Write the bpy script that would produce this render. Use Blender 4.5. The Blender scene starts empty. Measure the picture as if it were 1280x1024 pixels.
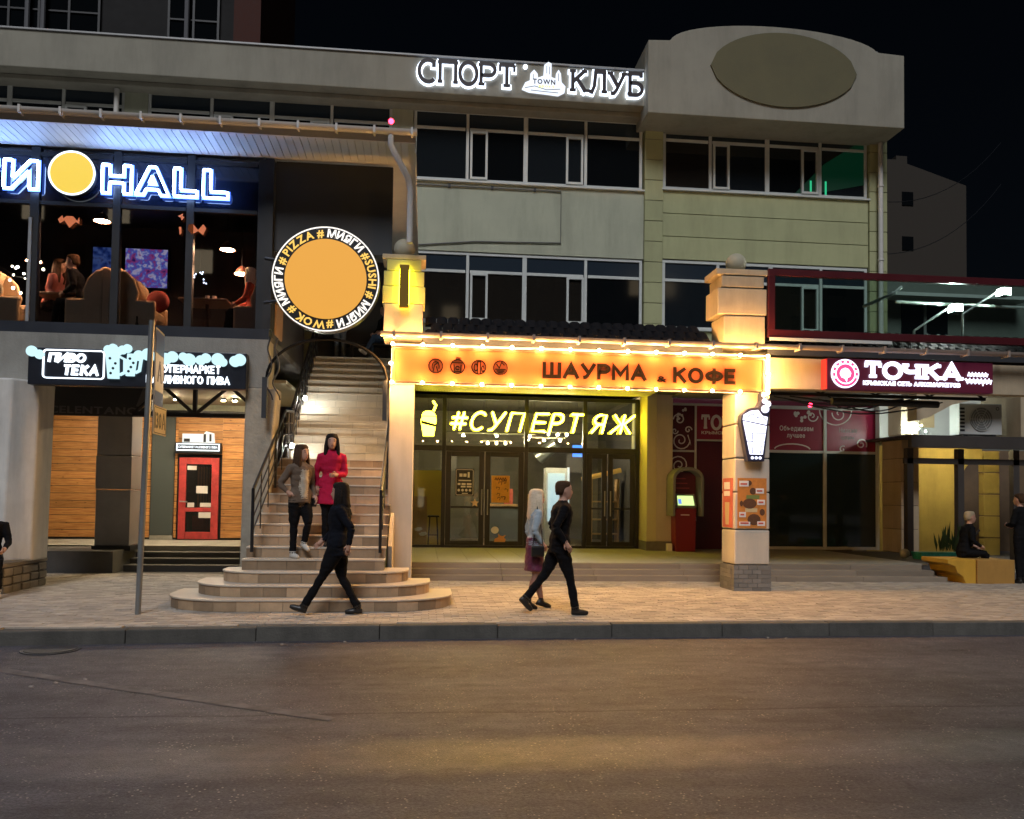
import bpy, bmesh, math, random
from mathutils import Vector, Matrix, Euler
from mathutils.kdtree import KDTree
from mathutils import noise as mnoise
random.seed(7)
PI = math.pi
SC = bpy.context.scene
COL = SC.collection
# ------------------------------------------------------------------ camera, sky, light, exposure
cd = bpy.data.cameras.new('camera'); cam = bpy.data.objects.new('camera', cd); COL.objects.link(cam)
cd.sensor_width = 36; cd.lens = 29.53; cd.shift_y = 0.0559; cd.clip_end = 500; cd.clip_start = 0.1
cam.matrix_world = (Matrix.Translation((0, 0, 1.75)) @ Matrix.Rotation(math.radians(-6.0), 4, 'Z')
                    @ Matrix.Rotation(math.radians(92.1), 4, 'X') @ Matrix.Rotation(0.0135, 4, 'Z'))
SC.camera = cam
w = bpy.data.worlds.new('World'); SC.world = w; w.use_nodes = True
wn = w.node_tree.nodes; bg = wn['Background']; sky = wn.new('ShaderNodeTexSky'); sky.sky_type = 'NISHITA'
sky.sun_disc = False; sky.sun_elevation = math.radians(47); sky.sun_rotation = math.radians(165)
w.node_tree.links.new(sky.outputs[0], bg.inputs[0]); bg.inputs[1].default_value = 0.0006
# the town's street lighting as one very soft, weak source from across the road
sd = bpy.data.lights.new('sun', 'SUN'); sd.energy = 1.5; sd.angle = math.radians(22); sd.color = (0.93, 0.95, 1.0)
sun = bpy.data.objects.new('sun', sd); COL.objects.link(sun)
sun.rotation_euler = (math.radians(43), 0, math.radians(-12))
SC.view_settings.view_transform = 'Standard'; SC.view_settings.look = 'None'
SC.view_settings.exposure = 0.35; SC.view_settings.gamma = 1
SC.cycles.sample_clamp_indirect = 4.0
SC.cycles.max_bounces = 6; SC.cycles.transparent_max_bounces = 12
SC.cycles.caustics_reflective = False; SC.cycles.caustics_refractive = False
SC.cycles.use_denoising = True

# ------------------------------------------------------------------ materials
MATS = {}
def M(name, col=(.5, .5, .5), rough=.6, metal=0., var=0., scale=3., stretch=(1, 1, 1), bump=0., bscale=60., rand=0.,
      spec=.5, emit=None, es=0., isl=0., dirt=0.):
    if name in MATS: return MATS[name]
    m = bpy.data.materials.new(name); m.use_nodes = True; nt = m.node_tree; N, L = nt.nodes, nt.links
    p = N['Principled BSDF']; p.inputs['Roughness'].default_value = rough; p.inputs['Metallic'].default_value = metal
    p.inputs['Specular IOR Level'].default_value = spec
    c4 = (*col, 1); p.inputs['Base Color'].default_value = c4
    out = None
    def vnode(): return None
    if var or rand or isl or dirt:
        tc = N.new('ShaderNodeTexCoord'); mp = N.new('ShaderNodeMapping'); mp.inputs['Scale'].default_value = stretch
        geo = N.new('ShaderNodeNewGeometry')
        L.new(geo.outputs['Position'], mp.inputs['Vector'])
        rgb = N.new('ShaderNodeRGB'); rgb.outputs[0].default_value = c4; out = rgb.outputs[0]
        def scale_by(sock, amt, centre=.5):
            nonlocal out
            ma = N.new('ShaderNodeMath'); ma.operation = 'MULTIPLY_ADD'
            L.new(sock, ma.inputs[0]); ma.inputs[1].default_value = 2*amt; ma.inputs[2].default_value = 1-2*amt*centre
            mx = N.new('ShaderNodeVectorMath'); mx.operation = 'SCALE'
            L.new(out, mx.inputs[0]); L.new(ma.outputs[0], mx.inputs['Scale']); out = mx.outputs[0]
        if var:
            no = N.new('ShaderNodeTexNoise'); no.inputs['Scale'].default_value = scale; no.inputs['Detail'].default_value = 7
            no.inputs['Roughness'].default_value = .65
            L.new(mp.outputs[0], no.inputs['Vector']); scale_by(no.outputs[0], var*1.6)
        if dirt:
            mp2 = N.new('ShaderNodeMapping'); mp2.inputs['Scale'].default_value = (1.3, 1.3, .22); L.new(geo.outputs['Position'], mp2.inputs['Vector'])
            n2 = N.new('ShaderNodeTexNoise'); n2.inputs['Scale'].default_value = 1.6; n2.inputs['Detail'].default_value = 9; n2.inputs['Roughness'].default_value = .7
            L.new(mp2.outputs[0], n2.inputs['Vector'])
            rp = N.new('ShaderNodeMapRange'); rp.inputs[1].default_value = .45; rp.inputs[2].default_value = .75
            rp.inputs[3].default_value = 1; rp.inputs[4].default_value = 1-dirt
            L.new(n2.outputs[0], rp.inputs[0])
            mx = N.new('ShaderNodeVectorMath'); mx.operation = 'SCALE'
            L.new(out, mx.inputs[0]); L.new(rp.outputs[0], mx.inputs['Scale']); out = mx.outputs[0]
        if rand:
            oi = N.new('ShaderNodeObjectInfo'); scale_by(oi.outputs['Random'], rand)
        if isl: scale_by(geo.outputs['Random Per Island'], isl)
        L.new(out, p.inputs['Base Color'])
        if var:
            rr = N.new('ShaderNodeMath'); rr.operation = 'MULTIPLY_ADD'; L.new(no.outputs[0], rr.inputs[0])
            rr.inputs[1].default_value = .25; rr.inputs[2].default_value = rough-.12; L.new(rr.outputs[0], p.inputs['Roughness'])
    if bump:
        g2 = N.new('ShaderNodeNewGeometry'); nb = N.new('ShaderNodeTexNoise'); nb.inputs['Scale'].default_value = bscale; nb.inputs['Detail'].default_value = 6
        L.new(g2.outputs['Position'], nb.inputs['Vector'])
        b = N.new('ShaderNodeBump'); b.inputs['Strength'].default_value = bump; b.inputs['Distance'].default_value = .02
        L.new(nb.outputs[0], b.inputs['Height']); L.new(b.outputs[0], p.inputs['Normal'])
    if emit:
        p.inputs['Emission Color'].default_value = (*emit, 1); p.inputs['Emission Strength'].default_value = es
    MATS[name] = m
    return m
def glass_mat(name, tint=(.9, .95, .95), gloss=.06, rough=.02):
    m = bpy.data.materials.new(name); m.use_nodes = True; nt = m.node_tree; N, L = nt.nodes, nt.links
    N.remove(N['Principled BSDF'])
    t = N.new('ShaderNodeBsdfTransparent'); t.inputs[0].default_value = (*tint, 1)
    g = N.new('ShaderNodeBsdfGlossy'); g.inputs['Roughness'].default_value = rough
    fr = N.new('ShaderNodeFresnel'); fr.inputs[0].default_value = 1.5
    ad = N.new('ShaderNodeMath'); ad.operation = 'ADD'; L.new(fr.outputs[0], ad.inputs[0]); ad.inputs[1].default_value = gloss-.04
    mx = N.new('ShaderNodeMixShader'); L.new(ad.outputs[0], mx.inputs[0]); L.new(t.outputs[0], mx.inputs[1]); L.new(g.outputs[0], mx.inputs[2])
    L.new(mx.outputs[0], N['Material Output'].inputs[0]); MATS[name] = m
    return m
def asphalt_mat():
    m = M('asphalt', (.055, .051, .047), .62, bump=.45, bscale=90, spec=.34); nt = m.node_tree; N, L = nt.nodes, nt.links; p = N['Principled BSDF']
    g = N.new('ShaderNodeNewGeometry')
    def noise(sc, stretch=(1, 1, 1), det=6):
        mp = N.new('ShaderNodeMapping'); mp.inputs['Scale'].default_value = stretch; L.new(g.outputs['Position'], mp.inputs[0])
        n = N.new('ShaderNodeTexNoise'); n.inputs['Scale'].default_value = sc; n.inputs['Detail'].default_value = det; n.inputs['Roughness'].default_value = .65
        L.new(mp.outputs[0], n.inputs['Vector']); return n.outputs[0]
    def rng(s, a, b, c, d):
        r = N.new('ShaderNodeMapRange'); r.inputs[1].default_value = a; r.inputs[2].default_value = b; r.inputs[3].default_value = c; r.inputs[4].default_value = d
        L.new(s, r.inputs[0]); return r.outputs[0]
    def mul(a, b):
        r = N.new('ShaderNodeMath'); r.operation = 'MULTIPLY'; L.new(a, r.inputs[0]); L.new(b, r.inputs[1]); return r.outputs[0]
    fac = mul(mul(rng(noise(.7, (.5, 1.4, 1)), .3, .7, .62, 1.38), rng(noise(3, (.35, 1.6, 1)), .3, .72, .72, 1.28)), rng(noise(42), .32, .68, .5, 1.5))
    # long tar-sealed seam along the carriageway
    sep = N.new('ShaderNodeSeparateXYZ'); L.new(g.outputs['Position'], sep.inputs[0])
    wob = N.new('ShaderNodeMath'); wob.operation = 'MULTIPLY_ADD'; L.new(noise(.8), wob.inputs[0]); wob.inputs[1].default_value = .16; L.new(sep.outputs['Y'], wob.inputs[2])
    d = N.new('ShaderNodeMath'); d.operation = 'SUBTRACT'; L.new(wob.outputs[0], d.inputs[0]); d.inputs[1].default_value = 6.97
    ab = N.new('ShaderNodeMath'); ab.operation = 'ABSOLUTE'; L.new(d.outputs[0], ab.inputs[0])
    fac = mul(fac, rng(ab.outputs[0], .008, .03, .45, 1))
    cv = N.new('ShaderNodeTexVoronoi'); cv.feature = 'DISTANCE_TO_EDGE'; cv.inputs['Scale'].default_value = .55
    cw = N.new('ShaderNodeVectorMath'); cw.operation = 'ADD'; cs_ = N.new('ShaderNodeVectorMath'); cs_.operation = 'SCALE'; cs_.inputs['Scale'].default_value = .5
    cn = N.new('ShaderNodeTexNoise'); cn.inputs['Scale'].default_value = 2.2; cn.inputs['Detail'].default_value = 5; L.new(g.outputs['Position'], cn.inputs['Vector'])
    L.new(cn.outputs['Color'], cs_.inputs[0]); L.new(g.outputs['Position'], cw.inputs[0]); L.new(cs_.outputs[0], cw.inputs[1]); L.new(cw.outputs[0], cv.inputs['Vector'])
    crack = rng(cv.outputs['Distance'], .003, .009, .80, 1); fac = mul(fac, crack)
    # oily patch
    stain = rng(noise(1.1, (.8, 1.8, 1), 9), .56, .70, 1, .5); fac = mul(fac, stain)
    base = N.new('ShaderNodeVectorMath'); base.operation = 'SCALE'; base.inputs[0].default_value = (.070, .066, .074); L.new(fac, base.inputs['Scale'])
    vo = N.new('ShaderNodeTexVoronoi'); vo.inputs['Scale'].default_value = 24; L.new(g.outputs['Position'], vo.inputs['Vector'])
    sp = mul(rng(vo.outputs['Distance'], .13, .2, 1, 0), rng(noise(2.2), .42, .62, 0, 1))
    mx = N.new('ShaderNodeMix'); mx.data_type = 'RGBA'; L.new(sp, mx.inputs[0]); L.new(base.outputs[0], mx.inputs[6]); mx.inputs[7].default_value = (.34, .32, .28, 1)
    L.new(mx.outputs[2], p.inputs['Base Color'])
    # wheel-polished lanes are glossier than the gutter side
    w1 = N.new('ShaderNodeMath'); w1.operation = 'SINE'; wy = N.new('ShaderNodeMath'); wy.operation = 'MULTIPLY'; L.new(sep.outputs['Y'], wy.inputs[0]); wy.inputs[1].default_value = 3.9; ph_ = N.new('ShaderNodeMath'); ph_.operation = 'SUBTRACT'; L.new(wy.outputs[0], ph_.inputs[0]); ph_.inputs[1].default_value = 2.1
    L.new(ph_.outputs[0], w1.inputs[0])
    pol = mul(rng(w1.outputs[0], -.2, .9, 0, 1), rng(sep.outputs['Y'], 6.4, 7.0, 1, 0))
    rr = N.new('ShaderNodeMath'); rr.operation = 'MULTIPLY_ADD'; L.new(pol, rr.inputs[0]); rr.inputs[1].default_value = -.24; L.new(rng(noise(5), .3, .7, .52, .66), rr.inputs[2])
    L.new(rr.outputs[0], p.inputs['Roughness'])
    return m
def stripe_wood(name, col, dark):
    m = M(name, col, .5, bump=.15, bscale=50); nt = m.node_tree; N, L = nt.nodes, nt.links; p = N['Principled BSDF']
    g = N.new('ShaderNodeNewGeometry'); oi = N.new('ShaderNodeObjectInfo')
    off = N.new('ShaderNodeVectorMath'); off.operation = 'ADD'; sc = N.new('ShaderNodeVectorMath'); sc.operation = 'SCALE'; sc.inputs[0].default_value = (31, 7, 3)
    L.new(oi.outputs['Random'], sc.inputs['Scale']); L.new(g.outputs['Position'], off.inputs[0]); L.new(sc.outputs[0], off.inputs[1])
    mp = N.new('ShaderNodeMapping'); mp.inputs['Scale'].default_value = (1.0, 1, 14); L.new(off.outputs[0], mp.inputs[0])
    n = N.new('ShaderNodeTexNoise'); n.inputs['Scale'].default_value = 3; n.inputs['Detail'].default_value = 8; n.inputs['Distortion'].default_value = .6; L.new(mp.outputs[0], n.inputs['Vector'])
    mp2 = N.new('ShaderNodeMapping'); mp2.inputs['Scale'].default_value = (2.2, 1, 6); L.new(off.outputs[0], mp2.inputs[0])
    v = N.new('ShaderNodeTexVoronoi'); v.inputs['Scale'].default_value = 1.6; L.new(mp2.outputs[0], v.inputs['Vector'])
    k = N.new('ShaderNodeMapRange'); k.inputs[1].default_value = .05; k.inputs[2].default_value = .13; k.inputs[3].default_value = .35; k.inputs[4].default_value = 1; L.new(v.outputs[0], k.inputs[0])
    cr = N.new('ShaderNodeMix'); cr.data_type = 'RGBA'; cr.inputs[6].default_value = (*dark, 1); cr.inputs[7].default_value = (*col, 1)
    rp = N.new('ShaderNodeMapRange'); rp.inputs[1].default_value = .35; rp.inputs[2].default_value = .65; L.new(n.outputs[0], rp.inputs[0]); L.new(rp.outputs[0], cr.inputs[0])
    s = N.new('ShaderNodeVectorMath'); s.operation = 'SCALE'; L.new(cr.outputs[2], s.inputs[0])
    ob = N.new('ShaderNodeMath'); ob.operation = 'MULTIPLY_ADD'; L.new(oi.outputs['Random'], ob.inputs[0]); ob.inputs[1].default_value = .4; ob.inputs[2].default_value = .8
    kk = N.new('ShaderNodeMath'); kk.operation = 'MULTIPLY'; L.new(ob.outputs[0], kk.inputs[0]); L.new(k.outputs[0], kk.inputs[1])
    L.new(kk.outputs[0], s.inputs['Scale']); L.new(s.outputs[0], p.inputs['Base Color'])
    return m
def screen_mat(name, cols, strength, scale):
    m = M(name, (.01, .01, .01), .3); nt = m.node_tree; N, L = nt.nodes, nt.links; p = N['Principled BSDF']
    g = N.new('ShaderNodeNewGeometry')
    n = N.new('ShaderNodeTexNoise'); n.inputs['Scale'].default_value = scale; n.inputs['Detail'].default_value = 6; L.new(g.outputs['Position'], n.inputs['Vector'])
    r = N.new('ShaderNodeValToRGB'); L.new(n.outputs[0], r.inputs[0]); e = r.color_ramp.elements
    while len(e) < len(cols): e.new(.5)
    for i, c in enumerate(cols): e[i].position = .3+.42*i/(len(cols)-1); e[i].color = (*c, 1)
    L.new(r.outputs[0], p.inputs['Emission Color']); p.inputs['Emission Strength'].default_value = strength
    return m

WHITE_PLASTER = M('white_plaster', (.42, .43, .325), .85, var=.10, scale=1.2, bump=.2, bscale=60, dirt=.24)
PARAPET = M('parapet_render', (.28, .265, .215), .85, var=.16, scale=.9, bump=.2, bscale=60, dirt=.26)
OLIVE = M('olive_panel', (.38, .385, .21), .8, var=.10, scale=1.6, bump=.1, rand=.04, dirt=.2)
LENS = M('brown_render', (.125, .112, .06), .85, var=.15, scale=1.5, bump=.2)
FRAME_W = M('white_upvc', (.55, .57, .55), .45, var=.08, scale=4)
DARKGLASS = M('dark_glass', (.004, .005, .006), .04, spec=.5, var=.0)
BLUEGLASS = M('dusky_glass', (.022, .032, .045), .12, spec=.6)
BLACKMETAL = M('black_metal', (.012, .012, .014), .45, var=.1)
GLASSES = [DARKGLASS, DARKGLASS, M('dark_glass_warm', (.014, .012, .010), .05), M('dark_glass_cool', (.010, .013, .016), .07)]
DARKMETAL = M('dark_grey_metal', (.035, .037, .042), .5, var=.15)
GREYMETAL = M('grey_metal', (.30, .30, .30), .45, .3, var=.12)
GUTTER = M('gutter_white', (.55, .53, .50), .5, var=.1, scale=4)
CONC = M('concrete', (.30, .29, .26), .85, var=.2, scale=2, bump=.3, bscale=40, dirt=.3)
DCONC = M('dark_concrete', (.09, .085, .08), .85, var=.25, scale=2, bump=.3, bscale=40)
TERR = M('terrace_tile', (.34, .33, .29), .45, var=.15, scale=2, rand=.05, bump=.05)
STEPST = M('step_stone', (.20, .165, .125), .7, var=.25, scale=3, stretch=(.4, 1, 3), bump=.2, rand=.1)
RISER = M('riser_tile', (.36, .25, .155), .42, var=.22, scale=6, rand=.36, bump=.08, dirt=.25)
TREAD = M('tread_tile', (.50, .44, .36), .45, var=.15, scale=5, rand=.06)
UPRISER = M('upper_riser', (.52, .48, .40), .5, var=.18, scale=4, rand=.1)
PLASTER_P = M('pale_plaster', (.52, .46, .38), .8, var=.08, scale=2, bump=.12, dirt=.2)
TAN = M('tan_block', (.46, .37, .25), .8, var=.12, scale=3, bump=.2, rand=.06, dirt=.25)
YBLOCK = M('yellow_block', (.55, .50, .16), .7, var=.1, scale=3, bump=.1, rand=.05)
STONE = M('stone', (.20, .18, .15), .85, var=.3, scale=5, bump=.4, bscale=30, rand=.2)
BRICKG = M('grey_brick', (.17, .16, .145), .85, var=.2, scale=9, bump=.3, rand=.18)
PAVER = M('paver_stone', (.40, .35, .29), .8, var=.22, scale=2.2, bump=.3, bscale=50, rand=.2, isl=.2, dirt=.25)
KERB = M('kerb_stone', (.085, .08, .07), .85, var=.35, scale=4, bump=.35, bscale=40, rand=.12, dirt=.4)
BLACK = M('black_face', (.010, .011, .014), .4)
NAVY = M('navy_face', (.010, .013, .022), .35, var=.1)
MAROON = M('maroon_film', (.26, .015, .045), .4, var=.06)
DMAROON = M('dark_maroon', (.085, .008, .02), .4)
REDFRAME = M('oxblood_paint', (.065, .006, .010), .4, var=.1)
PALEPRINT = M('pale_print', (.72, .68, .66), .6)
ORANGEPRINT = M('orange_print', (.55, .20, .035), .6, var=.25, scale=14)
BROWNPRINT = M('brown_print', (.10, .04, .015), .7, var=.4, scale=25)
REDPRINT = M('red_print', (.50, .10, .07), .6, var=.25, scale=12)
WOOD = stripe_wood('pine_plank', (.52, .26, .085), (.33, .14, .04))
PLY = M('plywood', (.45, .28, .13), .6, var=.15, scale=6, stretch=(1, 1, .3))
SIGNORANGE = M('orange_board', (.25, .040, .002), .8, var=.10, scale=5, bump=.05)
SIGNDARK = M('burnt_letter', (.006, .002, .0005), .95, spec=.1)
TILE_DARK = M('dark_roof_tile', (.007, .007, .009), .75, spec=.12, var=.2, rand=.1)
YCEIL = M('yellow_ceiling', (.62, .58, .24), .5, var=.05)
GLASS = glass_mat('shop_glass', (.80, .86, .86), .06)
GLASSB = glass_mat('hall_glass', (.80, .84, .92), .06)
GLASSG = glass_mat('balcony_glass', (.72, .84, .80), .10)
E_WHITE = M('white_light', (.1, .1, .1), .5, emit=(.80, .90, 1.0), es=2.2)
E_HALO = M('halo_light', (.1, .1, .1), .5, emit=(.72, .82, 1.0), es=2.6)
E_BLUE = M('blue_halo_glow', (.1, .1, .1), .5, emit=(.07, .2, 1.0), es=4.2)
E_BLUECORE = M('blue_neon_core', (.1, .1, .1), .5, emit=(.33, .52, 1.0), es=30.0)
E_YELLOW = M('yellow_neon', (.1, .1, .1), .5, emit=(1.0, .78, .03), es=26.0)
E_BULB = M('warm_bulb', (.1, .1, .1), .5, emit=(1.0, .52, .16), es=1650.0)
E_ORANGE = M('orange_lightbox', (.2, .1, .02), .5, emit=(1.0, .46, .06), es=.60)
E_YDISC = M('yellow_lightbox', (.2, .15, .02), .5, emit=(1.0, .70, .10), es=.75)
E_SIGNW = M('soft_white_light', (.1, .1, .1), .5, emit=(.85, .95, 1.0), es=1.6)
E_SIGNWARM = M('warm_white_letter', (.1, .1, .1), .5, emit=(1.0, .93, .84), es=1.1)
E_AMBERL = M('amber_letter', (.1, .1, .1), .5, emit=(1.0, .58, .08), es=.9)
E_BUBBLE = M('bubble_light', (.1, .1, .1), .5, emit=(.60, .92, 1.0), es=.85)
E_PINK = M('pink_light', (.1, .02, .04), .5, emit=(1.0, .06, .20), es=1.2)
E_VIOLET = M('violet_white', (.1, .1, .1), .5, emit=(.76, .78, 1.0), es=2.0)
E_FLOOD = M('flood_led', (.1, .1, .1), .5, emit=(.93, 1.0, .90), es=600.0)
E_SPOT = M('step_spot', (.1, .1, .1), .5, emit=(1.0, .97, .85), es=420.0)
E_WARMLAMP = M('pendant_glow', (.1, .1, .1), .5, emit=(1.0, .50, .24), es=200.0)
E_RED = M('red_led', (.1, 0, 0), .5, emit=(1.0, .02, .05), es=14)
E_GREEN = M('green_reflection_glow', (.004, .02, .012), .5, emit=(.0, .42, .18), es=.022)  # glow of the green reflection painted on the corner window
E_GREENB = M('reflection_strip_glow', (.01, .05, .03), .5, emit=(.05, 1.0, .45), es=.4)
E_BLUESCREEN = M('blue_menu', (.01, .01, .05), .5, emit=(.06, .22, 1.0), es=2.4)
E_YLAMP = M('yellow_washer', (.1, .1, 0), .5, emit=(1.0, .90, .02), es=24)
E_FAIRY = M('fairy_light', (.1, .1, .1), .5, emit=(1.0, .80, .50), es=25)
E_LIME = M('lime_letter', (.1, .1, .1), .5, emit=(.80, 1.0, .10), es=1.6)
SKIN = M('skin', (.48, .27, .19), .55)
EYE = M('eye_dark', (.02, .015, .012), .3)
LIP = M('lip', (.32, .09, .08), .5)

# ------------------------------------------------------------------ mesh helpers
class MB:
    def __init__(s): s.v = []; s.f = []
    def add(s, vs, fs):
        o = len(s.v); s.v += [tuple(v) for v in vs]; s.f += [tuple(i+o for i in f) for f in fs]; return s
    def box(s, x0, x1, y0, y1, z0, z1):
        return s.add([(x0,y0,z0),(x1,y0,z0),(x1,y1,z0),(x0,y1,z0),(x0,y0,z1),(x1,y0,z1),(x1,y1,z1),(x0,y1,z1)],
                     [(0,3,2,1),(4,5,6,7),(0,1,5,4),(1,2,6,5),(2,3,7,6),(3,0,4,7)])
    def prism(s, pts, d0, d1, axis='Y'):
        """closed outline swept between two depths: pts are (x,z) for axis Y, (x,y) for Z, (y,z) for X"""
        n = len(pts)
        def P(a, b, d): return {'Y': (a, d, b), 'Z': (a, b, d), 'X': (d, a, b)}[axis]
        vs = [P(a, b, d0) for a, b in pts]+[P(a, b, d1) for a, b in pts]
        fs = [tuple(range(n)), tuple(range(2*n-1, n-1, -1))]+[(i, i+n, (i+1) % n+n, (i+1) % n) for i in range(n)]
        return s.add(vs, fs)
    def tube(s, pts, r, n=8, closed=False, caps=True):
        pts = [Vector(p) for p in pts]; k = len(pts); rs = r if isinstance(r, (list, tuple)) else [r]*k
        t = []
        for i in range(k):
            a = pts[i-1] if (i > 0 or closed) else pts[i]; b = pts[(i+1) % k] if (i < k-1 or closed) else pts[i]
            d = (b-a); t.append(d.normalized() if d.length > 1e-9 else Vector((0, 0, 1)))
        ref = Vector((0, 0, 1)) if abs(t[0].z) < .9 else Vector((1, 0, 0))
        u = t[0].cross(ref).normalized(); vs = []; fs = []
        for i in range(k):
            u = (u-t[i]*u.dot(t[i])); u = u.normalized() if u.length > 1e-6 else t[i].orthogonal().normalized()
            vv = t[i].cross(u)
            for j in range(n):
                a = 2*PI*j/n; vs.append(pts[i]+(u*math.cos(a)+vv*math.sin(a))*rs[i])
        for i in range(k if closed else k-1):
            i2 = (i+1) % k
            for j in range(n): fs.append((i*n+j, i*n+(j+1) % n, i2*n+(j+1) % n, i2*n+j))
        if caps and not closed: fs += [tuple(range(n-1, -1, -1)), tuple((k-1)*n+j for j in range(n))]
        return s.add(vs, fs)
    def rings(s, rings, caps=True):
        n = len(rings[0]); vs = [p for r in rings for p in r]; fs = []
        for i in range(len(rings)-1):
            for j in range(n): fs.append((i*n+j, i*n+(j+1) % n, (i+1)*n+(j+1) % n, (i+1)*n+j))
        if caps: fs += [tuple(range(n-1, -1, -1)), tuple((len(rings)-1)*n+j for j in range(n))]
        return s.add(vs, fs)
    def lathe(s, cx, cy, prof, n=20):
        return s.rings([[(cx+r*math.cos(2*PI*j/n), cy+r*math.sin(2*PI*j/n), z) for j in range(n)] for r, z in prof])
    def ball(s, c, r, n=12, m=8, sq=(1, 1, 1)):
        return s.rings([[(c[0]+sq[0]*r*math.sin(PI*(i+.02)/(m+.04))*math.cos(2*PI*j/n), c[1]+sq[1]*r*math.sin(PI*(i+.02)/(m+.04))*math.sin(2*PI*j/n),
                          c[2]-sq[2]*r*math.cos(PI*(i+.02)/(m+.04))) for j in range(n)] for i in range(m+1)])
    def disc(s, cx, cz, r, d0, d1, n=32, sx=1.):
        return s.prism([(cx+sx*r*math.cos(-2*PI*j/n), cz+r*math.sin(-2*PI*j/n)) for j in range(n)], d0, d1)
    def ring(s, cx, cz, r0, r1, d0, d1, n=40):
        A = [(cx+r1*math.cos(2*PI*j/n), cz+r1*math.sin(2*PI*j/n)) for j in range(n)]; B = [(cx+r0*math.cos(2*PI*j/n), cz+r0*math.sin(2*PI*j/n)) for j in range(n)]
        vs = [(x, d, z) for d in (d0, d1) for L in (A, B) for x, z in L]; fs = []
        for j in range(n):
            k = (j+1) % n
            fs += [(j, k, n+k, n+j), (2*n+j, 3*n+j, 3*n+k, 2*n+k), (j, 2*n+j, 2*n+k, k), (n+j, n+k, 3*n+k, 3*n+j)]
        return s.add(vs, fs)
    def ribbon(s, pts, t, d0, d1, closed=False):
        """flat stroke of thickness t along (x,z) points"""
        P = [Vector((a, b)) for a, b in pts]; k = len(P); Lp = []; Rp = []
        for i in range(k):
            a = P[i-1] if (i > 0 or closed) else None; b = P[(i+1) % k] if (i < k-1 or closed) else None
            d1_ = (P[i]-a).normalized() if a is not None else None; d2_ = (b-P[i]).normalized() if b is not None else None
            if d1_ is None: nrm = Vector((-d2_.y, d2_.x)); sc = 1
            elif d2_ is None: nrm = Vector((-d1_.y, d1_.x)); sc = 1
            else:
                n1 = Vector((-d1_.y, d1_.x)); n2 = Vector((-d2_.y, d2_.x)); nrm = n1+n2
                nrm = nrm.normalized() if nrm.length > 1e-6 else n1
                sc = min(2.0, 1/max(.3, nrm.dot(n1)))
            Lp.append(P[i]+nrm*(t/2*sc)); Rp.append(P[i]-nrm*(t/2*sc))
        vs = []
        for d in (d0, d1): vs += [(p.x, d, p.y) for p in Lp]+[(p.x, d, p.y) for p in Rp]
        fs = []; m = k if closed else k-1
        for i in range(m):
            j = (i+1) % k
            fs += [(i, j, k+j, k+i), (2*k+i, 3*k+i, 3*k+j, 2*k+j), (i, 2*k+i, 2*k+j, j), (k+i, k+j, 3*k+j, 3*k+i)]
        if not closed: fs += [(0, k, 3*k, 2*k), (k-1, 2*k+k-1, 3*k+k-1, 2*k-1)]
        return s.add(vs, fs)
    def xf(s, fn): s.v = [tuple(fn(Vector(v))) for v in s.v]; return s

def mesh_from(name, mb, smooth=False):
    me = bpy.data.meshes.new(name); me.from_pydata(mb.v, [], mb.f); me.update()
    b = bmesh.new(); b.from_mesh(me); bmesh.ops.recalc_face_normals(b, faces=b.faces); b.to_mesh(me); b.free()
    if smooth:
        me.polygons.foreach_set('use_smooth', [True]*len(me.polygons))
        try: me.set_sharp_from_angle(angle=math.radians(40))
        except Exception: pass
    return me
def link(o, parent=None):
    COL.objects.link(o)
    if parent is not None:
        o.parent = parent; o.matrix_parent_inverse = wmat(parent).inverted()
    return o
def wmat(o):
    m = Matrix.Translation(o.location) @ o.rotation_euler.to_matrix().to_4x4()
    return (wmat(o.parent) @ o.matrix_parent_inverse @ m) if o.parent else m
def obj(name, mb, mat, parent=None, smooth=False, bevel=0., label=None):
    """one mesh object; its origin sits at the centre of its underside"""
    xs, ys, zs = zip(*mb.v); o0 = Vector(((min(xs)+max(xs))/2, (min(ys)+max(ys))/2, min(zs)))
    mb.v = [(a-o0.x, b-o0.y, c-o0.z) for a, b, c in mb.v]
    me = mesh_from(name, mb, smooth)
    me.materials.append(mat)
    o = bpy.data.objects.new(name, me); o.location = o0; link(o, parent)
    if bevel:
        md = o.modifiers.new('bevel', 'BEVEL'); md.width = bevel; md.segments = 2; md.limit_method = 'ANGLE'
    if label: o['label'] = label
    return o
def bx(name, x0, x1, y0, y1, z0, z1, mat, parent=None, bevel=0., label=None):
    return obj(name, MB().box(x0, x1, y0, y1, z0, z1), mat, parent, False, bevel, label)
def thing(name, label, cat, loc=(0, 0, 0), group=None):
    o = bpy.data.objects.new(name, None); o.location = loc; o.empty_display_size = .2; COL.objects.link(o)
    o['label'] = label; o['category'] = cat
    if group: o['group'] = group
    return o
def tag(o, label, cat, group=None, kind=None):
    o['label'] = label; o['category'] = cat
    if group: o['group'] = group
    if kind: o['kind'] = kind
    return o
def struct(o, label=None):
    o['kind'] = 'structure'
    if label: o['label'] = label
    return o
_piece = {}
def piece(name, key, make, mat, parent, loc, rotz=0):
    """alike pieces share mesh data; make() is built round the origin"""
    if key not in _piece:
        me = mesh_from(name, make()); me.materials.append(mat); _piece[key] = me
    o = bpy.data.objects.new(name, _piece[key]); o.location = loc; o.rotation_euler = (0, 0, rotz); link(o, parent); return o

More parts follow.
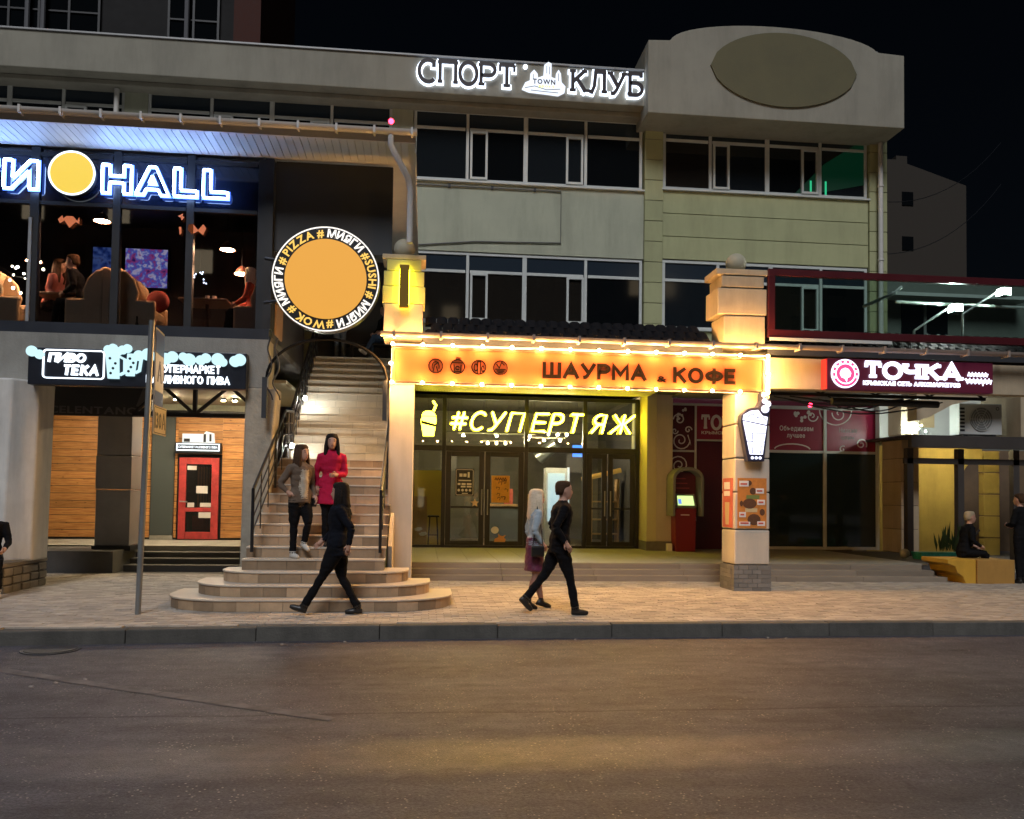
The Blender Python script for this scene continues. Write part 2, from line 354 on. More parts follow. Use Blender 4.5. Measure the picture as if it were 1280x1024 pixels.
# ------------------------------------------------------------------ lettering
_gl = {}
def glyph(ch, bold):
    k = (ch, bold)
    if k not in _gl:
        cu = bpy.data.curves.new('t', 'FONT'); cu.body = ch; cu.size = 1; cu.offset = bold; cu.resolution_u = 2; cu.extrude = .5
        o = bpy.data.objects.new('t', cu); me = bpy.data.meshes.new_from_object(o)
        vs = [tuple(v.co) for v in me.vertices]; fs = [tuple(p.vertices) for p in me.polygons]
        bpy.data.objects.remove(o); bpy.data.curves.remove(cu); bpy.data.meshes.remove(me); _gl[k] = (vs, fs)
    return _gl[k]
def letters(s, x0, x1, z0, z1, Y, depth, bold=.02, gap=.10, shear=0., space=.35):
    """list of (char, MB), laid out to fill x0..x1 by z0..z1 on a wall that faces -Y"""
    w = []; tot = 0
    for c in s:
        if c == ' ': w.append(None); tot += space; continue
        vs, fs = glyph(c, bold); a = min(v[0] for v in vs); b = max(v[0] for v in vs); w.append((a, b)); tot += b-a+gap
    tot -= gap; sx = (x1-x0)/tot; sz = (z1-z0)/(.73+bold); x = 0; out = []
    for c, ab in zip(s, w):
        if ab is None: x += space; continue
        vs, fs = glyph(c, bold); mb = MB()
        mb.add([(x0+(v[0]-ab[0]+x)*sx+shear*v[1]*sz, Y+depth*(.5-v[2])-depth, z0+(v[1]+bold)*sz) for v in vs], fs)
        out.append((c, mb)); x += ab[1]-ab[0]+gap
    return out
def text_line(name, s, x0, x1, z0, z1, Y, depth, mat, parent, bold=.02, gap=.10, shear=0., each=False):
    L = letters(s, x0, x1, z0, z1, Y, depth, bold, gap, shear)
    if each:
        for c, mb in L: obj(name, mb, mat, parent)
        return
    m = MB()
    for c, mb in L: m.add(mb.v, mb.f)
    return obj(name, m, mat, parent)
def arc(cx, cz, rx, rz, a0, a1, n=10):
    return [(cx+rx*math.cos(math.radians(a0+(a1-a0)*i/n)), cz+rz*math.sin(math.radians(a0+(a1-a0)*i/n))) for i in range(n+1)]
# strokes on a box one unit high; used for neon tubes and slab-serif letters
ST = {
 '#': (.62, [[(.2, .05), (.2, .95)], [(.44, .05), (.44, .95)], [(.02, .33), (.62, .33)], [(.02, .67), (.62, .67)]]),
 'С': (.66, [arc(.36, .5, .36, .5, 48, 312, 16)]),
 'У': (.64, [[(0, 1), (.33, .38)], [(.64, 1), (.28, .16), (.18, .02), (.05, 0)]]),
 'П': (.62, [[(0, 0), (0, 1), (.62, 1), (.62, 0)]]),
 'Е': (.52, [[(.52, 1), (0, 1), (0, 0), (.52, 0)], [(0, .5), (.46, .5)]]),
 'Р': (.56, [[(0, 0), (0, 1), (.3, 1)]+arc(.3, .73, .26, .27, 90, -90, 10)[1:]+[(0, .46)]]),
 'Т': (.62, [[(0, 1), (.62, 1)], [(.31, 1), (.31, 0)]]),
 'Я': (.56, [[(.56, 0), (.56, 1), (.27, 1)]+arc(.27, .73, .26, .27, 90, 270, 10)[1:]+[(.56, .46)], [(.25, .46), (0, 0)]]),
 'Ж': (.86, [[(.43, 1), (.43, 0)], [(0, 1), (.36, .5), (0, 0)], [(.86, 1), (.5, .5), (.86, 0)]]),
 'О': (.68, [arc(.34, .5, .34, .5, 0, 360, 24)]),
 'К': (.60, [[(.06, 1), (.06, 0)], [(.58, 1), (.1, .47)], [(.24, .6), (.6, 0)]]),
 'Л': (.68, [[(.62, 0), (.62, 1), (.26, 1), (.2, .3), (.1, .02), (0, .04)]]),
 'Б': (.58, [[(.52, .84), (.52, 1), (.05, 1), (.05, 0), (.3, 0)]+arc(.3, .28, .27, .28, -90, 90, 10)[1:]+[(.05, .56)]]),
 'Ч': (.60, [[(.02, 1), (.02, .68)]+arc(.24, .62, .22, .17, 180, 270, 6)+[(.54, .48)], [(.56, 1), (.56, 0)]]),
 'А': (.74, [[(.02, 0), (.37, 1), (.72, 0)], [(.16, .32), (.58, .32)]]),
}
ST.update({
 'Ш': (.86, [[(0, 1), (0, 0), (.86, 0), (.86, 1)], [(.43, 0), (.43, 1)]]),
 'М': (.78, [[(0, 0), (0, 1), (.39, .3), (.78, 1), (.78, 0)]]),
 'Ф': (.80, [[(.40, 0), (.40, 1)], arc(.40, .5, .40, .30, 0, 360, 22)]),
 'И': (.62, [[(0, 1), (0, 0), (.62, 1), (.62, 0)]]),
 'В': (.54, [[(0, 0), (0, 1), (.28, 1)]+arc(.28, .765, .22, .235, 90, -90, 8)[1:]+[(0, .53)], [(.28, .53)]+arc(.28, .265, .26, .265, 90, -90, 8)[1:]+[(0, 0)]]),
 'З': (.52, [arc(.24, .75, .24, .25, 150, -90, 10), arc(.24, .25, .28, .25, 90, -150, 10)]),
 'Г': (.48, [[(0, 0), (0, 1), (.48, 1)]]),
 'Н': (.60, [[(0, 0), (0, 1)], [(.60, 0), (.60, 1)], [(0, .5), (.60, .5)]]),
})
CLOSED = {('О', 0), ('Ф', 1)}
def stroke_line(name, word, x0, x1, z0, z1, Y, depth, t, mat, parent, gap=.22, shear=0.):
    h = z1-z0-t; tot = sum(.3 if c == ' ' else ST[c][0] for c in word)+gap*(len(word)-1); k = (x1-x0-t)/tot; x = x0+t/2
    for c in word:
        if c == ' ': x += (.3+gap)*k; continue
        wv, strokes = ST[c]; m = MB(); e = 0
        for i, s_ in enumerate(strokes):
            cl = (c, i) in CLOSED; pts = [(x+a*k+shear*b*h, z0+t/2+b*h) for a, b in (s_[:-1] if cl else s_)]
            if not cl:
                for q, w2 in ((0, 1), (-1, -2)):
                    a, b = Vector(pts[q]), Vector(pts[w2]); d = (a-b).normalized(); pts[q] = tuple(a+d*(t*.5*abs(d.y)))
            m.ribbon(pts, t, Y-depth-e, Y, cl); e += .0006
        obj(name, m, mat, parent); x += (wv+gap)*k
SERIF = {'П': [(-.1, 0, .2), (.52, 0, .2), (-.1, 1, .82)], 'О': [], 'С': [], 'Р': [(-.11, 0, .26), (-.11, 1, .16)], 'Т': [(.17, 0, .28)],
         'К': [(-.07, 0, .26), (-.07, 1, .26), (.47, 0, .24), (.44, 1, .22)], 'Л': [(-.06, 0, .16), (.5, 0, .24), (.18, 1, .52)],
         'У': [(-.1, 1, .24), (.5, 1, .24)], 'Б': [(-.06, 0, .2), (-.06, 1, .2)], 'Ч': [(-.1, 1, .25), (.44, 1, .24), (.44, 0, .25)], 'А': [(-.09, 0, .24), (.58, 0, .26)]}
def slab(ch, x, z, sx, h, Y, depth, t, grow=0.):
    """slab-serif letter; grow widens every stroke for the halo behind it"""
    w_, strokes = ST[ch]; m = MB(); e = 0
    for s in strokes:
        cl = ch == 'О'
        pts = [(x+a*sx, z+b*h) for a, b in (s[:-1] if cl else s)]
        if not cl and grow:
            a, b = Vector(pts[0]), Vector(pts[1]); pts[0] = tuple(a-(b-a).normalized()*grow)
            a, b = Vector(pts[-1]), Vector(pts[-2]); pts[-1] = tuple(a-(b-a).normalized()*grow)
        m.ribbon(pts, t+2*grow, Y-depth-e, Y, cl); e += .0006
    for (a, b, l) in SERIF.get(ch, []):
        zz = z+b*h-(t*.35 if b == 1 else -t*.35)
        m.box(x+a*sx-grow, x+(a+l)*sx+grow, Y-depth-e, Y, zz-t*.35-grow, zz+t*.35+grow); e += .0006
    if ch == 'С': m.box(x+.50*sx-grow, x+.66*sx+grow, Y-depth-e, Y, z+.70*h-grow, z+1.0*h)
    if ch == 'Т':
        for a in (-.02, .56): m.box(x+a*sx-grow, x+(a+.1)*sx+grow, Y-depth-e, Y, z+.72*h-grow, z+h)
    return m

# ================================================================== THE SETTING
ASPH = asphalt_mat()
bx('ground', -90, 90, -60, 130, -.6, -.012, M('earth', (.07, .06, .05), .9, var=.2), None)['kind'] = 'structure'
road = MB().add([(-60, -6, 0), (60, -6, 0), (60, 10.9, 0), (-60, 10.9, 0)], [(0, 1, 2, 3)])
struct(obj('road', road, ASPH))
# kerb line (front face) eases towards the road at the pavilion's end
KP = [(-16, 8.95), (-9, 9.62), (-4.7, 10.08), (-2, 10.31), (1.1, 10.46), (4.5, 10.52), (8, 10.56), (20, 10.6)]
def ky(x):
    for (a, b), (c, d) in zip(KP, KP[1:]):
        if a <= x <= c: return b+(d-b)*(x-a)/(c-a)
    return KP[-1][1]
kerb = thing('kerb', 'dark worn stone kerb along the road', 'kerb'); kerb['kind'] = 'structure'; del kerb['category']
x = -15.0
while x < 19:
    l = 1.45; a, b = x+.003, x+l-.003; ya, yb = ky(a), ky(b); dz = random.uniform(-.012, .010); ya += random.uniform(-.008, .008); yb += random.uniform(-.008, .008)
    m = MB().add([(a, ya, -.05), (b, yb, -.05), (b, yb+.17, -.05), (a, ya+.17, -.05), (a, ya+.012, .168+dz), (b, yb+.012, .168+dz), (b, yb+.17, .172+dz), (a, ya+.17, .172+dz)],
                 [(0, 3, 2, 1), (4, 5, 6, 7), (0, 1, 5, 4), (1, 2, 6, 5), (2, 3, 7, 6), (3, 0, 4, 7)])
    obj('kerb_stone', m, KERB, kerb, bevel=.012); x += l
# pavement: a bed and the pavers on it
def strip_poly(off, yb, z0, z1):
    m = MB(); P = [(a, b+off) for a, b in KP]+[(20, yb), (-16, yb)]
    return m.prism(P, z0, z1, 'Z')
walk = struct(obj('pavement', strip_poly(.165, 21.2, -.05, .150), M('paver_bed', (.09, .08, .07), .95, var=.2)))
PW, PD = .20, .105
def paver_mb(z=.168): return MB().box(-PW/2+.003, PW/2-.003, -PD/2+.003, PD/2-.003, .12, z)
rows = int((17.2-9.0)/PD); rest = MB(); cnt = 0; near = []
for r in range(rows):
    yv = 9.0+(r+.5)*PD
    for c in range(int(24/PW)):
        xv = -10.5+(c+.5*(r % 2))*PW
        if yv-PD/2 < max(ky(xv-.1), ky(xv+.1))+.175: continue
        if yv > 15.95 and -.2 < xv < 10.4: continue
        if xv > 13 or (yv > 15.5 and xv > 12): continue
        if -3.0 < xv < -.1 and yv > 12.6: continue
        vis = (-.02*xv+yv < 10.98) and (-4.4 < xv < 8.6)
        near.append((yv-ky(xv), xv, yv))
near.sort(key=lambda t: (t[0] > .62, abs(t[1]-1.2)+3*t[0]))
for i, (d, xv, yv) in enumerate(near):
    dz = random.gauss(0, .0022); sag = .0
    if i < 300: piece('paver', 'paver', paver_mb, PAVER, walk, (xv, yv, dz-.003*(random.random() < .12)))
    else: rest.box(xv-PW/2+.003, xv+PW/2-.003, yv-PD/2+.003, yv+PD/2-.003, .12, .168+dz)
o = obj('paver_field', rest, PAVER, walk); o['kind'] = 'stuff'
# worn white line on the carriageway
dv = Vector((3.19, -1.88, 0)).normalized(); nv = Vector((-dv.y, dv.x, 0))*.075
PAINT = M('worn_road_paint', (.105, .098, .098), .75, var=.9, scale=5)
p0 = Vector((-6.0, 9.87, .004)); m = MB()
for i in range(10):
    a = p0+dv*(i*.62); b = p0+dv*(i*.62+.60)
    m.add([a-nv, b-nv*(1-.03*i), b+nv*(1-.03*i), a+nv], [(0, 1, 2, 3)])
struct(obj('road_marking', m, PAINT), 'faded white line slanting across the asphalt')

# raised terrace in front of the shops, three low steps of long slabs
terr = thing('terrace', 'pale tiled shop terrace behind three low stone steps', 'terrace', (5, 16, .17)); terr['kind'] = 'structure'; del terr['category']
bx('terrace_core', -.28, 10.42, 16.62, 21.25, -.05, .452, DCONC, terr)
for ix in range(18):
    for iy in range(8):
        x0 = -.28+ix*.6; y0 = 16.60+iy*.6
        if x0+.6 > 12.3: continue
        if x0 > 10.2 and y0 < 16.9: continue
        piece('tile', 'terrtile', lambda: MB().box(-.297, .297, -.297, .297, 0, .02), TERR, terr, (x0+.3, y0+.3, .450))
bx('terrace_core', 10.43, 12.36, 17.0, 21.25, -.05, .451, DCONC, terr)
for k in range(3):
    xx = -.28
    while xx < 10.1:
        l = min(1.8, 10.5-k*.12-xx)
        bx('step_slab', xx+.003, xx+l-.003, 15.92+.25*k, 16.65, .02+.17*(k > 0)+.1*(k-1)*(k > 0), .17+.1*(k+1)-(.0 if k < 2 else .002), STEPST, terr, bevel=.008)
        xx += l
# pavilion's shop floor and the steps up to it
pf = thing('pavilion_floor', 'dark raised floor in front of the plank wall', 'floor', (-7, 19, .17)); pf['kind'] = 'structure'; del pf['category']
bx('floor_slab', -16, -2.75, 18.85, 21.28, -.05, .61, CONC, pf)
for k in range(3): bx('step_slab', -6.0, -2.9, 17.75+.36*k, 18.84, .02, .17+.11*(k+1), DCONC, pf, bevel=.01)
bx('retaining_wall', -16, -6.05, 17.3, 18.84, -.05, .585, DCONC, pf)

# ================================================================== MAIN BUILDING
B = thing('sport_club_building', 'three storey pale commercial building with dark windows and arched roof gable', 'building', (2, 21.5, 0))
FY = 21.3
wall = MB()
wall.box(-16, -4.2, FY+.02, 22.3, 0, 9.83); wall.box(-4.2, -.45, FY+.02, 22.3, 4.9, 9.83)
wall.box(-16, 12.35, FY+.25, 22.3, 11.75, 12.6)
wall.box(-7.5, -6.95, FY, 22.3, 9.83, 11.75); wall.box(-.95, -.42, FY, 22.3, 9.83, 11.75)
wall.box(-.449, 5.62, FY, 22.3, 8.03, 9.83)
wall.box(-.449, 5.62, FY, 22.3, 4.45, 6.18)
wall.box(-.95, -.45, FY, 22.3, 4.9, 9.829)
wall.box(-1.2, -.46, FY+.1, 22.3, 0, 4.89)
obj('wall', wall, WHITE_PLASTER, B)
# the right bay is clad in olive panels with open joints; piers in square blocks
def block_pier(x0, x1, y0, y1, z0, z1, h, mat, parent, name='block', inset=.012):
    n = max(1, round((z1-z0)/h)); hh = (z1-z0)/n
    for i in range(n): bx(name, x0, x1, y0, y1, z0+i*hh+inset/2, z0+(i+1)*hh-inset/2, mat, parent, bevel=.012)
    bx('joint_core', x0+.02, x1-.02, y0+.02, y1-.005, z0, z1, DCONC, parent)
block_pier(5.63, 6.12, FY-.06, 22.2, 4.7, 11.75, .56, OLIVE, B)
block_pier(11.83, 12.33, FY-.06, 22.2, 4.7, 11.75, .56, OLIVE, B)
for k in range(3): bx('cladding_panel', 6.135, 11.815, FY, 22.2, 8.07+k*.61, 8.07+(k+1)*.61-.016, OLIVE, B, bevel=.008)
for k in range(3): bx('cladding_panel', 6.135, 11.815, FY, 22.2, 4.7+k*.495, 4.7+(k+1)*.495-.016, OLIVE, B, bevel=.008)
bx('wall_backing', 6.13, 11.82, FY+.05, 22.1, 4.68, 6.2, DCONC, B); bx('wall_backing', 6.13, 11.82, FY+.05, 22.1, 8.04, 9.93, DCONC, B)
bx('side_wall', 11.9, 12.31, 22.31, 27, 0, 11.7, PARAPET, B)
def window(parent, x0, x1, z0, z1, mull, tz, sash, y=FY, low=False, top=None):
    """framed strip window: mullions at mull, transom at tz, narrow opening sashes (x0,x1)"""
    f = MB(); t = .075; ya, yb = y+.03, y+.11
    xs = [x0]+list(mull)+[x1]
    f.box(x0, x1, ya, yb, z0, z0+t); f.box(x0, x1, ya, yb, z1-t, z1)
    for i, xx in enumerate(xs):
        a = x0 if i == 0 else (x1-t if i == len(xs)-1 else xx-t/2-(.02 if i == 2 else 0)); b = a+t+(.04 if 0 < i < len(xs)-1 and i == 2 else 0)
        f.box(a, b, ya-.004, yb+.004, z0+t, z1-t)
    for i in range(len(xs)-1): f.box(xs[i]+t*.8, xs[i+1]-t*.8, ya+.003, yb-.003, tz-t/2, tz+t/2)
    wob = obj('window', f, FRAME_W, parent, bevel=.006)
    for a, b in sash:
        s = MB(); q = .055
        for (p, r_) in ((a, a+q), (b-q, b)): s.box(p, r_, ya-.03, yb-.01, z0+t, tz-t/2)
        s.box(a+q, b-q, ya-.029, yb-.01, z0+t, z0+t+q); s.box(a+q, b-q, ya-.029, yb-.01, tz-t/2-q, tz-t/2)
        obj('sash', s, FRAME_W, wob)
    for i in range(len(xs)-1):
        bx('pane', xs[i]+.02, xs[i+1]-.02, y+.065, y+.075, tz, z1-.02, BLUEGLASS, wob)
        bx('pane', xs[i]+.02, xs[i+1]-.02, y+.065, y+.075, z0+.02, tz-.01, random.choice(GLASSES), wob)
    bx('sill', x0-.05, x1+.05, y-.07, y+.03, z0-.04, z0, FRAME_W, wob)
    return wob
window(B, -13.0, -7.5, 9.85, 11.75, [-11.6, -10.2, -8.95], 11.28, [(-8.9, -8.4)])
window(B, -6.95, -.95, 9.85, 11.75, [-5.42, -3.95, -2.47], 11.25, [(-5.36, -4.9), (-3.0, -2.52)])
window(B, -.40, 5.58, 9.85, 11.70, [.98, 2.49, 4.07], 11.22, [(1.05, 1.5), (3.55, 4.0)])
window(B, 6.14, 11.80, 9.93, 11.74, [7.43, 9.0, 10.48], 11.26, [(7.5, 7.95), (9.95, 10.42)])
window(B, -.42, 5.60, 6.2, 8.02, [1.03, 2.50, 4.1], 7.52, [(1.1, 1.55), (3.6, 4.05)])
window(B, 6.14, 11.80, 6.22, 8.05, [7.65, 9.1, 10.5], 7.52, [(7.72, 8.15), (9.95, 10.42)])
# glowing green wedge and strips on the corner window, painting in its reflection
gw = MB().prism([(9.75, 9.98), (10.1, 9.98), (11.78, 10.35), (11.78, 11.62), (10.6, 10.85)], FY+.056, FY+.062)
obj('painted_reflection', gw, E_GREEN, B)
for xx in (10.2, 10.62): bx('reflection_strip', xx, xx+.05, FY+.050, FY+.055, 10.0, 10.38, E_GREENB, B)
# roof parapet, overhanging the top windows
par = MB().box(-16, 5.5, 20.6, 21.54, 11.76, 12.66); par.box(-16, 5.5, 20.95, 21.53, 11.63, 11.755)
obj('parapet', par, PARAPET, B, bevel=.02)
bx('coping', -16, 5.47, 20.56, 21.6, 12.662, 12.70, GREYMETAL, B)
pts = [(5.42, 11.42), (12.2, 11.42), (12.2, 13.33), (11.55, 13.36)]+[(8.75+2.75*math.cos(math.radians(a)), 13.28+.56*math.sin(math.radians(a))) for a in range(10, 171, 8)]+[(5.98, 13.3), (5.42, 13.27)]
gable = obj('gable', MB().prism(pts, 20.2, 22.2), PARAPET, B, bevel=.015)
lp = []
for i in range(25):
    t = i/24; lp.append((7.02+3.87*t, 12.72+.95*(max(0, 1-(2*t-1)**2)**.56)))
for i in range(1, 24):
    t = 1-i/24; lp.append((7.02+3.87*t, 12.72-.96*(max(0, 1-(2*t-1)**2)**.58)))
obj('lens_panel', MB().prism(lp, 20.155, 20.198), LENS, gable)
obj('downpipe', MB().tube([(12.05, 21.08, 4.6), (12.05, 21.08, 11.4)], .065, 10), GUTTER, B, True)
obj('downpipe', MB().tube([(-7.62, 21.1, 9.5), (-7.62, 21.1, 11.6)], .06, 10), GUTTER, B, True)
for zz in (6.2, 8.2, 10.2): obj('pipe_collar', MB().lathe(12.05, 21.08, [(.08, zz), (.08, zz+.05)], 12), GUTTER, B, True)
bx('roof_vent', 10.9, 11.7, 20.6, 21.3, 13.4, 13.62, GREYMETAL, B)
# conduit frame left on the plain band between the storeys
obj('conduit', MB().tube([(-.38, FY-.03, 9.7), (3.42, FY-.03, 9.70), (3.42, FY-.03, 8.35), (1.2, FY-.03, 8.29), (-.35, FY-.03, 8.13)], .018, 6), M('grey_conduit', (.15, .15, .14), .6), B)
for xx in (.5, 1.6, 2.7): bx('bracket', xx, xx+.06, FY-.05, FY-.002, 9.66, 9.74, DARKMETAL, B)

# ---------------- ground floor: snack bar front
front = thing('snack_bar_storefront', 'dark framed glass shopfront with double doors under neon lettering', 'shopfront', (2.6, FY, .47))
fr = MB(); z0, z1, tz = .472, 4.34, 2.98
XS = [-.30, .50, 2.60, 4.12, 5.50]
def bar(x0, x1, za, zb, m=fr, y0=FY-.02, y1=FY+.10): m.box(x0, x1, y0, y1, za, zb)
for xx in XS: bar(xx-.05, xx+.05, z0, z1)
for a, b in zip(XS, XS[1:]): bar(a+.051, b-.051, tz-.07, tz+.07); bar(a+.051, b-.051, z0, z0+.06); bar(a+.051, b-.051, z1-.10, z1)
obj('frame', fr, BLACKMETAL, front, bevel=.006)
for i, (a, b) in enumerate(zip(XS, XS[1:])):
    bx('pane', a+.04, b-.04, FY+.035, FY+.045, tz+.05, z1-.05, GLASS, front)
    if i in (0, 2): bx('pane', a+.04, b-.04, FY+.035, FY+.045, z0+.04, tz-.05, GLASS, front)
def leaf(x0, x1, side):
    m = MB(); t = .13
    for a, b in ((x0, x0+t), (x1-t, x1)): m.box(a, b, FY-.015, FY+.06, z0+.065, tz-.075)
    m.box(x0+t, x1-t, FY-.014, FY+.06, z0+.065, z0+.17); m.box(x0+t, x1-t, FY-.014, FY+.06, tz-.20, tz-.075); m.box(x0+t, x1-t, FY-.012, FY+.055, 1.47, 1.52)
    d = obj('door', m, BLACKMETAL, front, bevel=.006)
    bx('pane', x0+.1, x1-.1, FY+.02, FY+.028, z0+.15, 1.48, GLASS, d); bx('pane', x0+.1, x1-.1, FY+.02, FY+.028, 1.51, tz-.18, GLASS, d)
    hx = x1-.06 if side > 0 else x0+.06
    obj('handle', MB().tube([(hx, FY-.07, 1.3), (hx, FY-.07, 1.95)], .016, 8), GREYMETAL, d, True)
leaf(.56, 1.53, 1); leaf(1.56, 2.54, -1); leaf(4.18, 4.70, 1); leaf(4.73, 5.44, -1)
# pilasters at the shop edges
bx('pilaster', 5.57, 5.82, 20.6, 22.2, .70, 4.42, M('neon_tinted_plaster', (.55, .50, .30), .7, var=.06), B, bevel=.01)  # yellow of the neon light is put into this pilaster's colour
bx('pilaster', 5.822, 6.24, 20.62, 22.2, .70, 4.42, PLASTER_P, B, bevel=.01)
pb = MB().box(5.55, 6.26, 20.57, 22.2, .47, .70); obj('pilaster_base', pb, BRICKG, B, bevel=.01)
# inside the snack bar
room = thing('snack_bar_room', 'dim snack bar interior behind the glass front', 'interior', (2.6, 24, .45)); room['kind'] = 'structure'; del room['category']
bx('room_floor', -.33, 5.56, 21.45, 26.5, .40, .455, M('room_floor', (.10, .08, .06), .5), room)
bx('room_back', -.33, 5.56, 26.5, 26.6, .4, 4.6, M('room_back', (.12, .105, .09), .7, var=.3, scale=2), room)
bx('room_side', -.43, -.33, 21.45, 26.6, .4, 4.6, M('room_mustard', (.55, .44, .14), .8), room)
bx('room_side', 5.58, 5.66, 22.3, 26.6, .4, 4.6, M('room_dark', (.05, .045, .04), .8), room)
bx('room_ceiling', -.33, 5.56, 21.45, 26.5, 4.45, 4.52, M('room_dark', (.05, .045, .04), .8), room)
bx('room_partition', -.32, .56, 22.6, 22.7, .46, 2.45, M('room_mustard', (.55, .44, .14), .8), room)
tag(bx('plywood_board', -.26, .10, 21.55, 21.58, .47, 1.75, PLY), 'pale plywood board leaning inside the glass', 'board')
st = thing('bar_stool', 'dark slim bar stool behind the plywood board', 'stool', (.28, 21.9, .455))
for a in (.14, .40):
    for b in (21.78, 22.05): obj('leg', MB().tube([(a, b, .455), (a+(.27-a)*.3, b, 1.22)], .016, 6), BLACKMETAL, st)
bx('seat', .12, .42, 21.74, 22.09, 1.22, 1.26, BLACKMETAL, st, bevel=.01); bx('footrest', .14, .40, 21.77, 21.80, .75, .77, BLACKMETAL, st)
ct = thing('counter', 'wood topped serving counter inside the snack bar', 'counter', (3.2, 24, .455))
bx('counter_body', 1.9, 4.0, 23.9, 24.5, .456, 1.5, M('steel_panel', (.22, .24, .26), .35, .6), ct); bx('counter_top', 1.85, 4.05, 23.85, 24.55, 1.5, 1.56, PLY, ct)
fg = thing('drinks_fridge', 'lit drinks fridge with a white frame in the snack bar', 'fridge', (3.75, 23.3, .455))
bx('cabinet', 3.42, 4.02, 23.4, 23.85, .456, 2.6, M('fridge_white', (.5, .52, .54), .4), fg); bx('lit_door', 3.48, 3.96, 23.385, 23.399, 1.1, 2.45, M('fridge_glow', (.3, .35, .4), .3, emit=(.55, .75, .85), es=.8), fg)
bx('edge_strip', 4.03, 4.09, 23.37, 23.41, .7, 2.62, M('fridge_strip', (.3, .3, .3), .3, emit=(.9, .95, 1), es=.8), fg)
tag(bx('takeaway_box', 2.8, 3.2, 23.95, 24.2, 1.561, 1.85, PLY), 'tan box standing on the snack bar counter', 'box')
for i, (c, a) in enumerate((('red menu card standing on the snack bar counter', REDPRINT), ('white paper cup on the tan box in the snack bar', PALEPRINT))):
    if i == 0: tag(bx('menu_card', 2.3, 2.55, 23.93, 23.95, 1.561, 2.0, a), c, 'card')
    else: tag(obj('paper_cup', MB().lathe(2.95, 24.05, [(.03, 1.851), (.045, 1.98)], 14), a, None, True), c, 'cup')
lamps = [(.9, 3.0, 22.6, 3.46), (1.6, 2.4, 23.2, 3.30), (2.7, 3.9, 23.0, 3.4), (3.2, 4.0, 22.5, 3.52)]
for i, (a, b, yy, zz) in enumerate(lamps):
    t = thing('linear_lamp', ('long lamp bar hanging above the snack bar double doors', 'short low lamp bar hanging behind the double doors', 'low lamp bar hanging before the blue menu screen', 'short high lamp bar hanging over the fridge')[i], 'lamp', (a, yy, zz), 'lamp bars hanging inside the snack bar')
    bx('lamp_bar', a, b, yy, yy+.04, zz, zz+.03, M('lamp_bar', (.3, .25, .15), .5, emit=(1, .75, .4), es=.35), t)
    for q in range(3): obj('bulb', MB().ball((a+.15+(b-a-.3)*q/2, yy+.02, zz-.05), .028, 8, 6), M('snack_bulb', (.1, .1, .1), .5, emit=(1, .75, .45), es=1100), t)
    for q in (a+.1, b-.1): obj('cord', MB().tube([(q, yy+.02, zz+.03), (q, yy+.02, 4.45)], .006, 5), BLACKMETAL, t)
tag(bx('menu_screen', 4.45, 4.85, 24.9, 24.95, 3.0, 3.35, E_BLUESCREEN), 'glowing blue menu screen inside the snack bar', 'screen')
vt = thing('extractor_duct', 'sloping steel extractor duct above the snack bar counter', 'duct', (3.6, 24, 3.4)); obj('duct_body', MB().tube([(3.3, 24.2, 2.9), (3.8, 24.0, 3.35)], .2, 14), M('duct_steel', (.4, .42, .43), .3, .9), vt, True)
sh = thing('wooden_shelf', 'pale wooden shelf unit inside the snack bar doors', 'shelf', (5.0, 23, .455))
for xx in (4.62, 5.38): bx('upright', xx, xx+.06, 23.0, 23.35, .456, 2.3, PLY, sh)
for zz in (.75, 1.15, 1.65): bx('shelf_board', 4.685, 5.375, 23.0, 23.35, zz, zz+.04, PLY, sh)
bn = thing('hanging_banner_rail', 'orange lit rail slanting behind the snack bar doors', 'rail', (5, 22.8, 2.3))
obj('rail_tube', MB().tube([(4.35, 22.9, 2.28), (5.45, 22.9, 2.55)], .07, 10), M('rail_glow', (.3, .15, .03), .5, emit=(1, .5, .1), es=.25), bn, True)

# ---------------- ground floor: maroon shop
shop = thing('maroon_storefront', 'maroon shopfront with printed fanlights and tall dark glass', 'shopfront', (9.2, FY, .47))
bx('back_wall', 6.27, 12.1, FY+.25, FY+.35, .47, 4.45, DMAROON, shop)
f = MB()
def fbar(a, b, c, d, m=f): m.box(a, b, FY-.02, FY+.08, c, d)
for xx in (8.92, 10.55, 12.02): fbar(xx, xx+.09, .48, 4.28)
for a, b in ((9.011, 10.549), (10.641, 12.019)):
    fbar(a, b, 4.19, 4.28); fbar(a, b, 3.03, 3.10); fbar(a, b, .48, .56)
for xx in (6.27, 7.03, 8.0): fbar(xx, xx+.05, 1.2 if xx < 7.5 else 3.2, 4.28)
fbar(6.321, 7.029, 3.0, 3.05); fbar(7.081, 7.999, 3.3, 3.34); fbar(6.321, 7.029, 4.22, 4.28); fbar(7.081, 7.999, 4.22, 4.28)
obj('frame', f, FRAME_W, shop, bevel=.005)
for a, b in ((9.0, 10.56), (10.63, 12.03)):
    bx('printed_panel', a, b, FY+.02, FY+.03, 3.08, 4.21, MAROON, shop); bx('pane', a, b, FY+.02, FY+.03, .54, 3.05, M('shop_dark_glass', (.018, .032, .036), .05, spec=.9), shop)
bx('printed_panel', 6.31, 7.04, FY+.02, FY+.03, .6, 4.24, DMAROON, shop); bx('printed_panel', 7.07, 8.02, FY+.02, FY+.03, 3.33, 4.24, MAROON, shop)
bx('door_panel', 7.1, 8.9, FY+.10, FY+.12, .48, 3.28, DMAROON, shop)
text_line('lettering', 'Объединяем', 9.35, 10.28, 3.62, 3.75, FY+.019, .004, PALEPRINT, shop); text_line('lettering', 'лучшее', 9.55, 10.05, 3.44, 3.56, FY+.019, .004, PALEPRINT, shop)
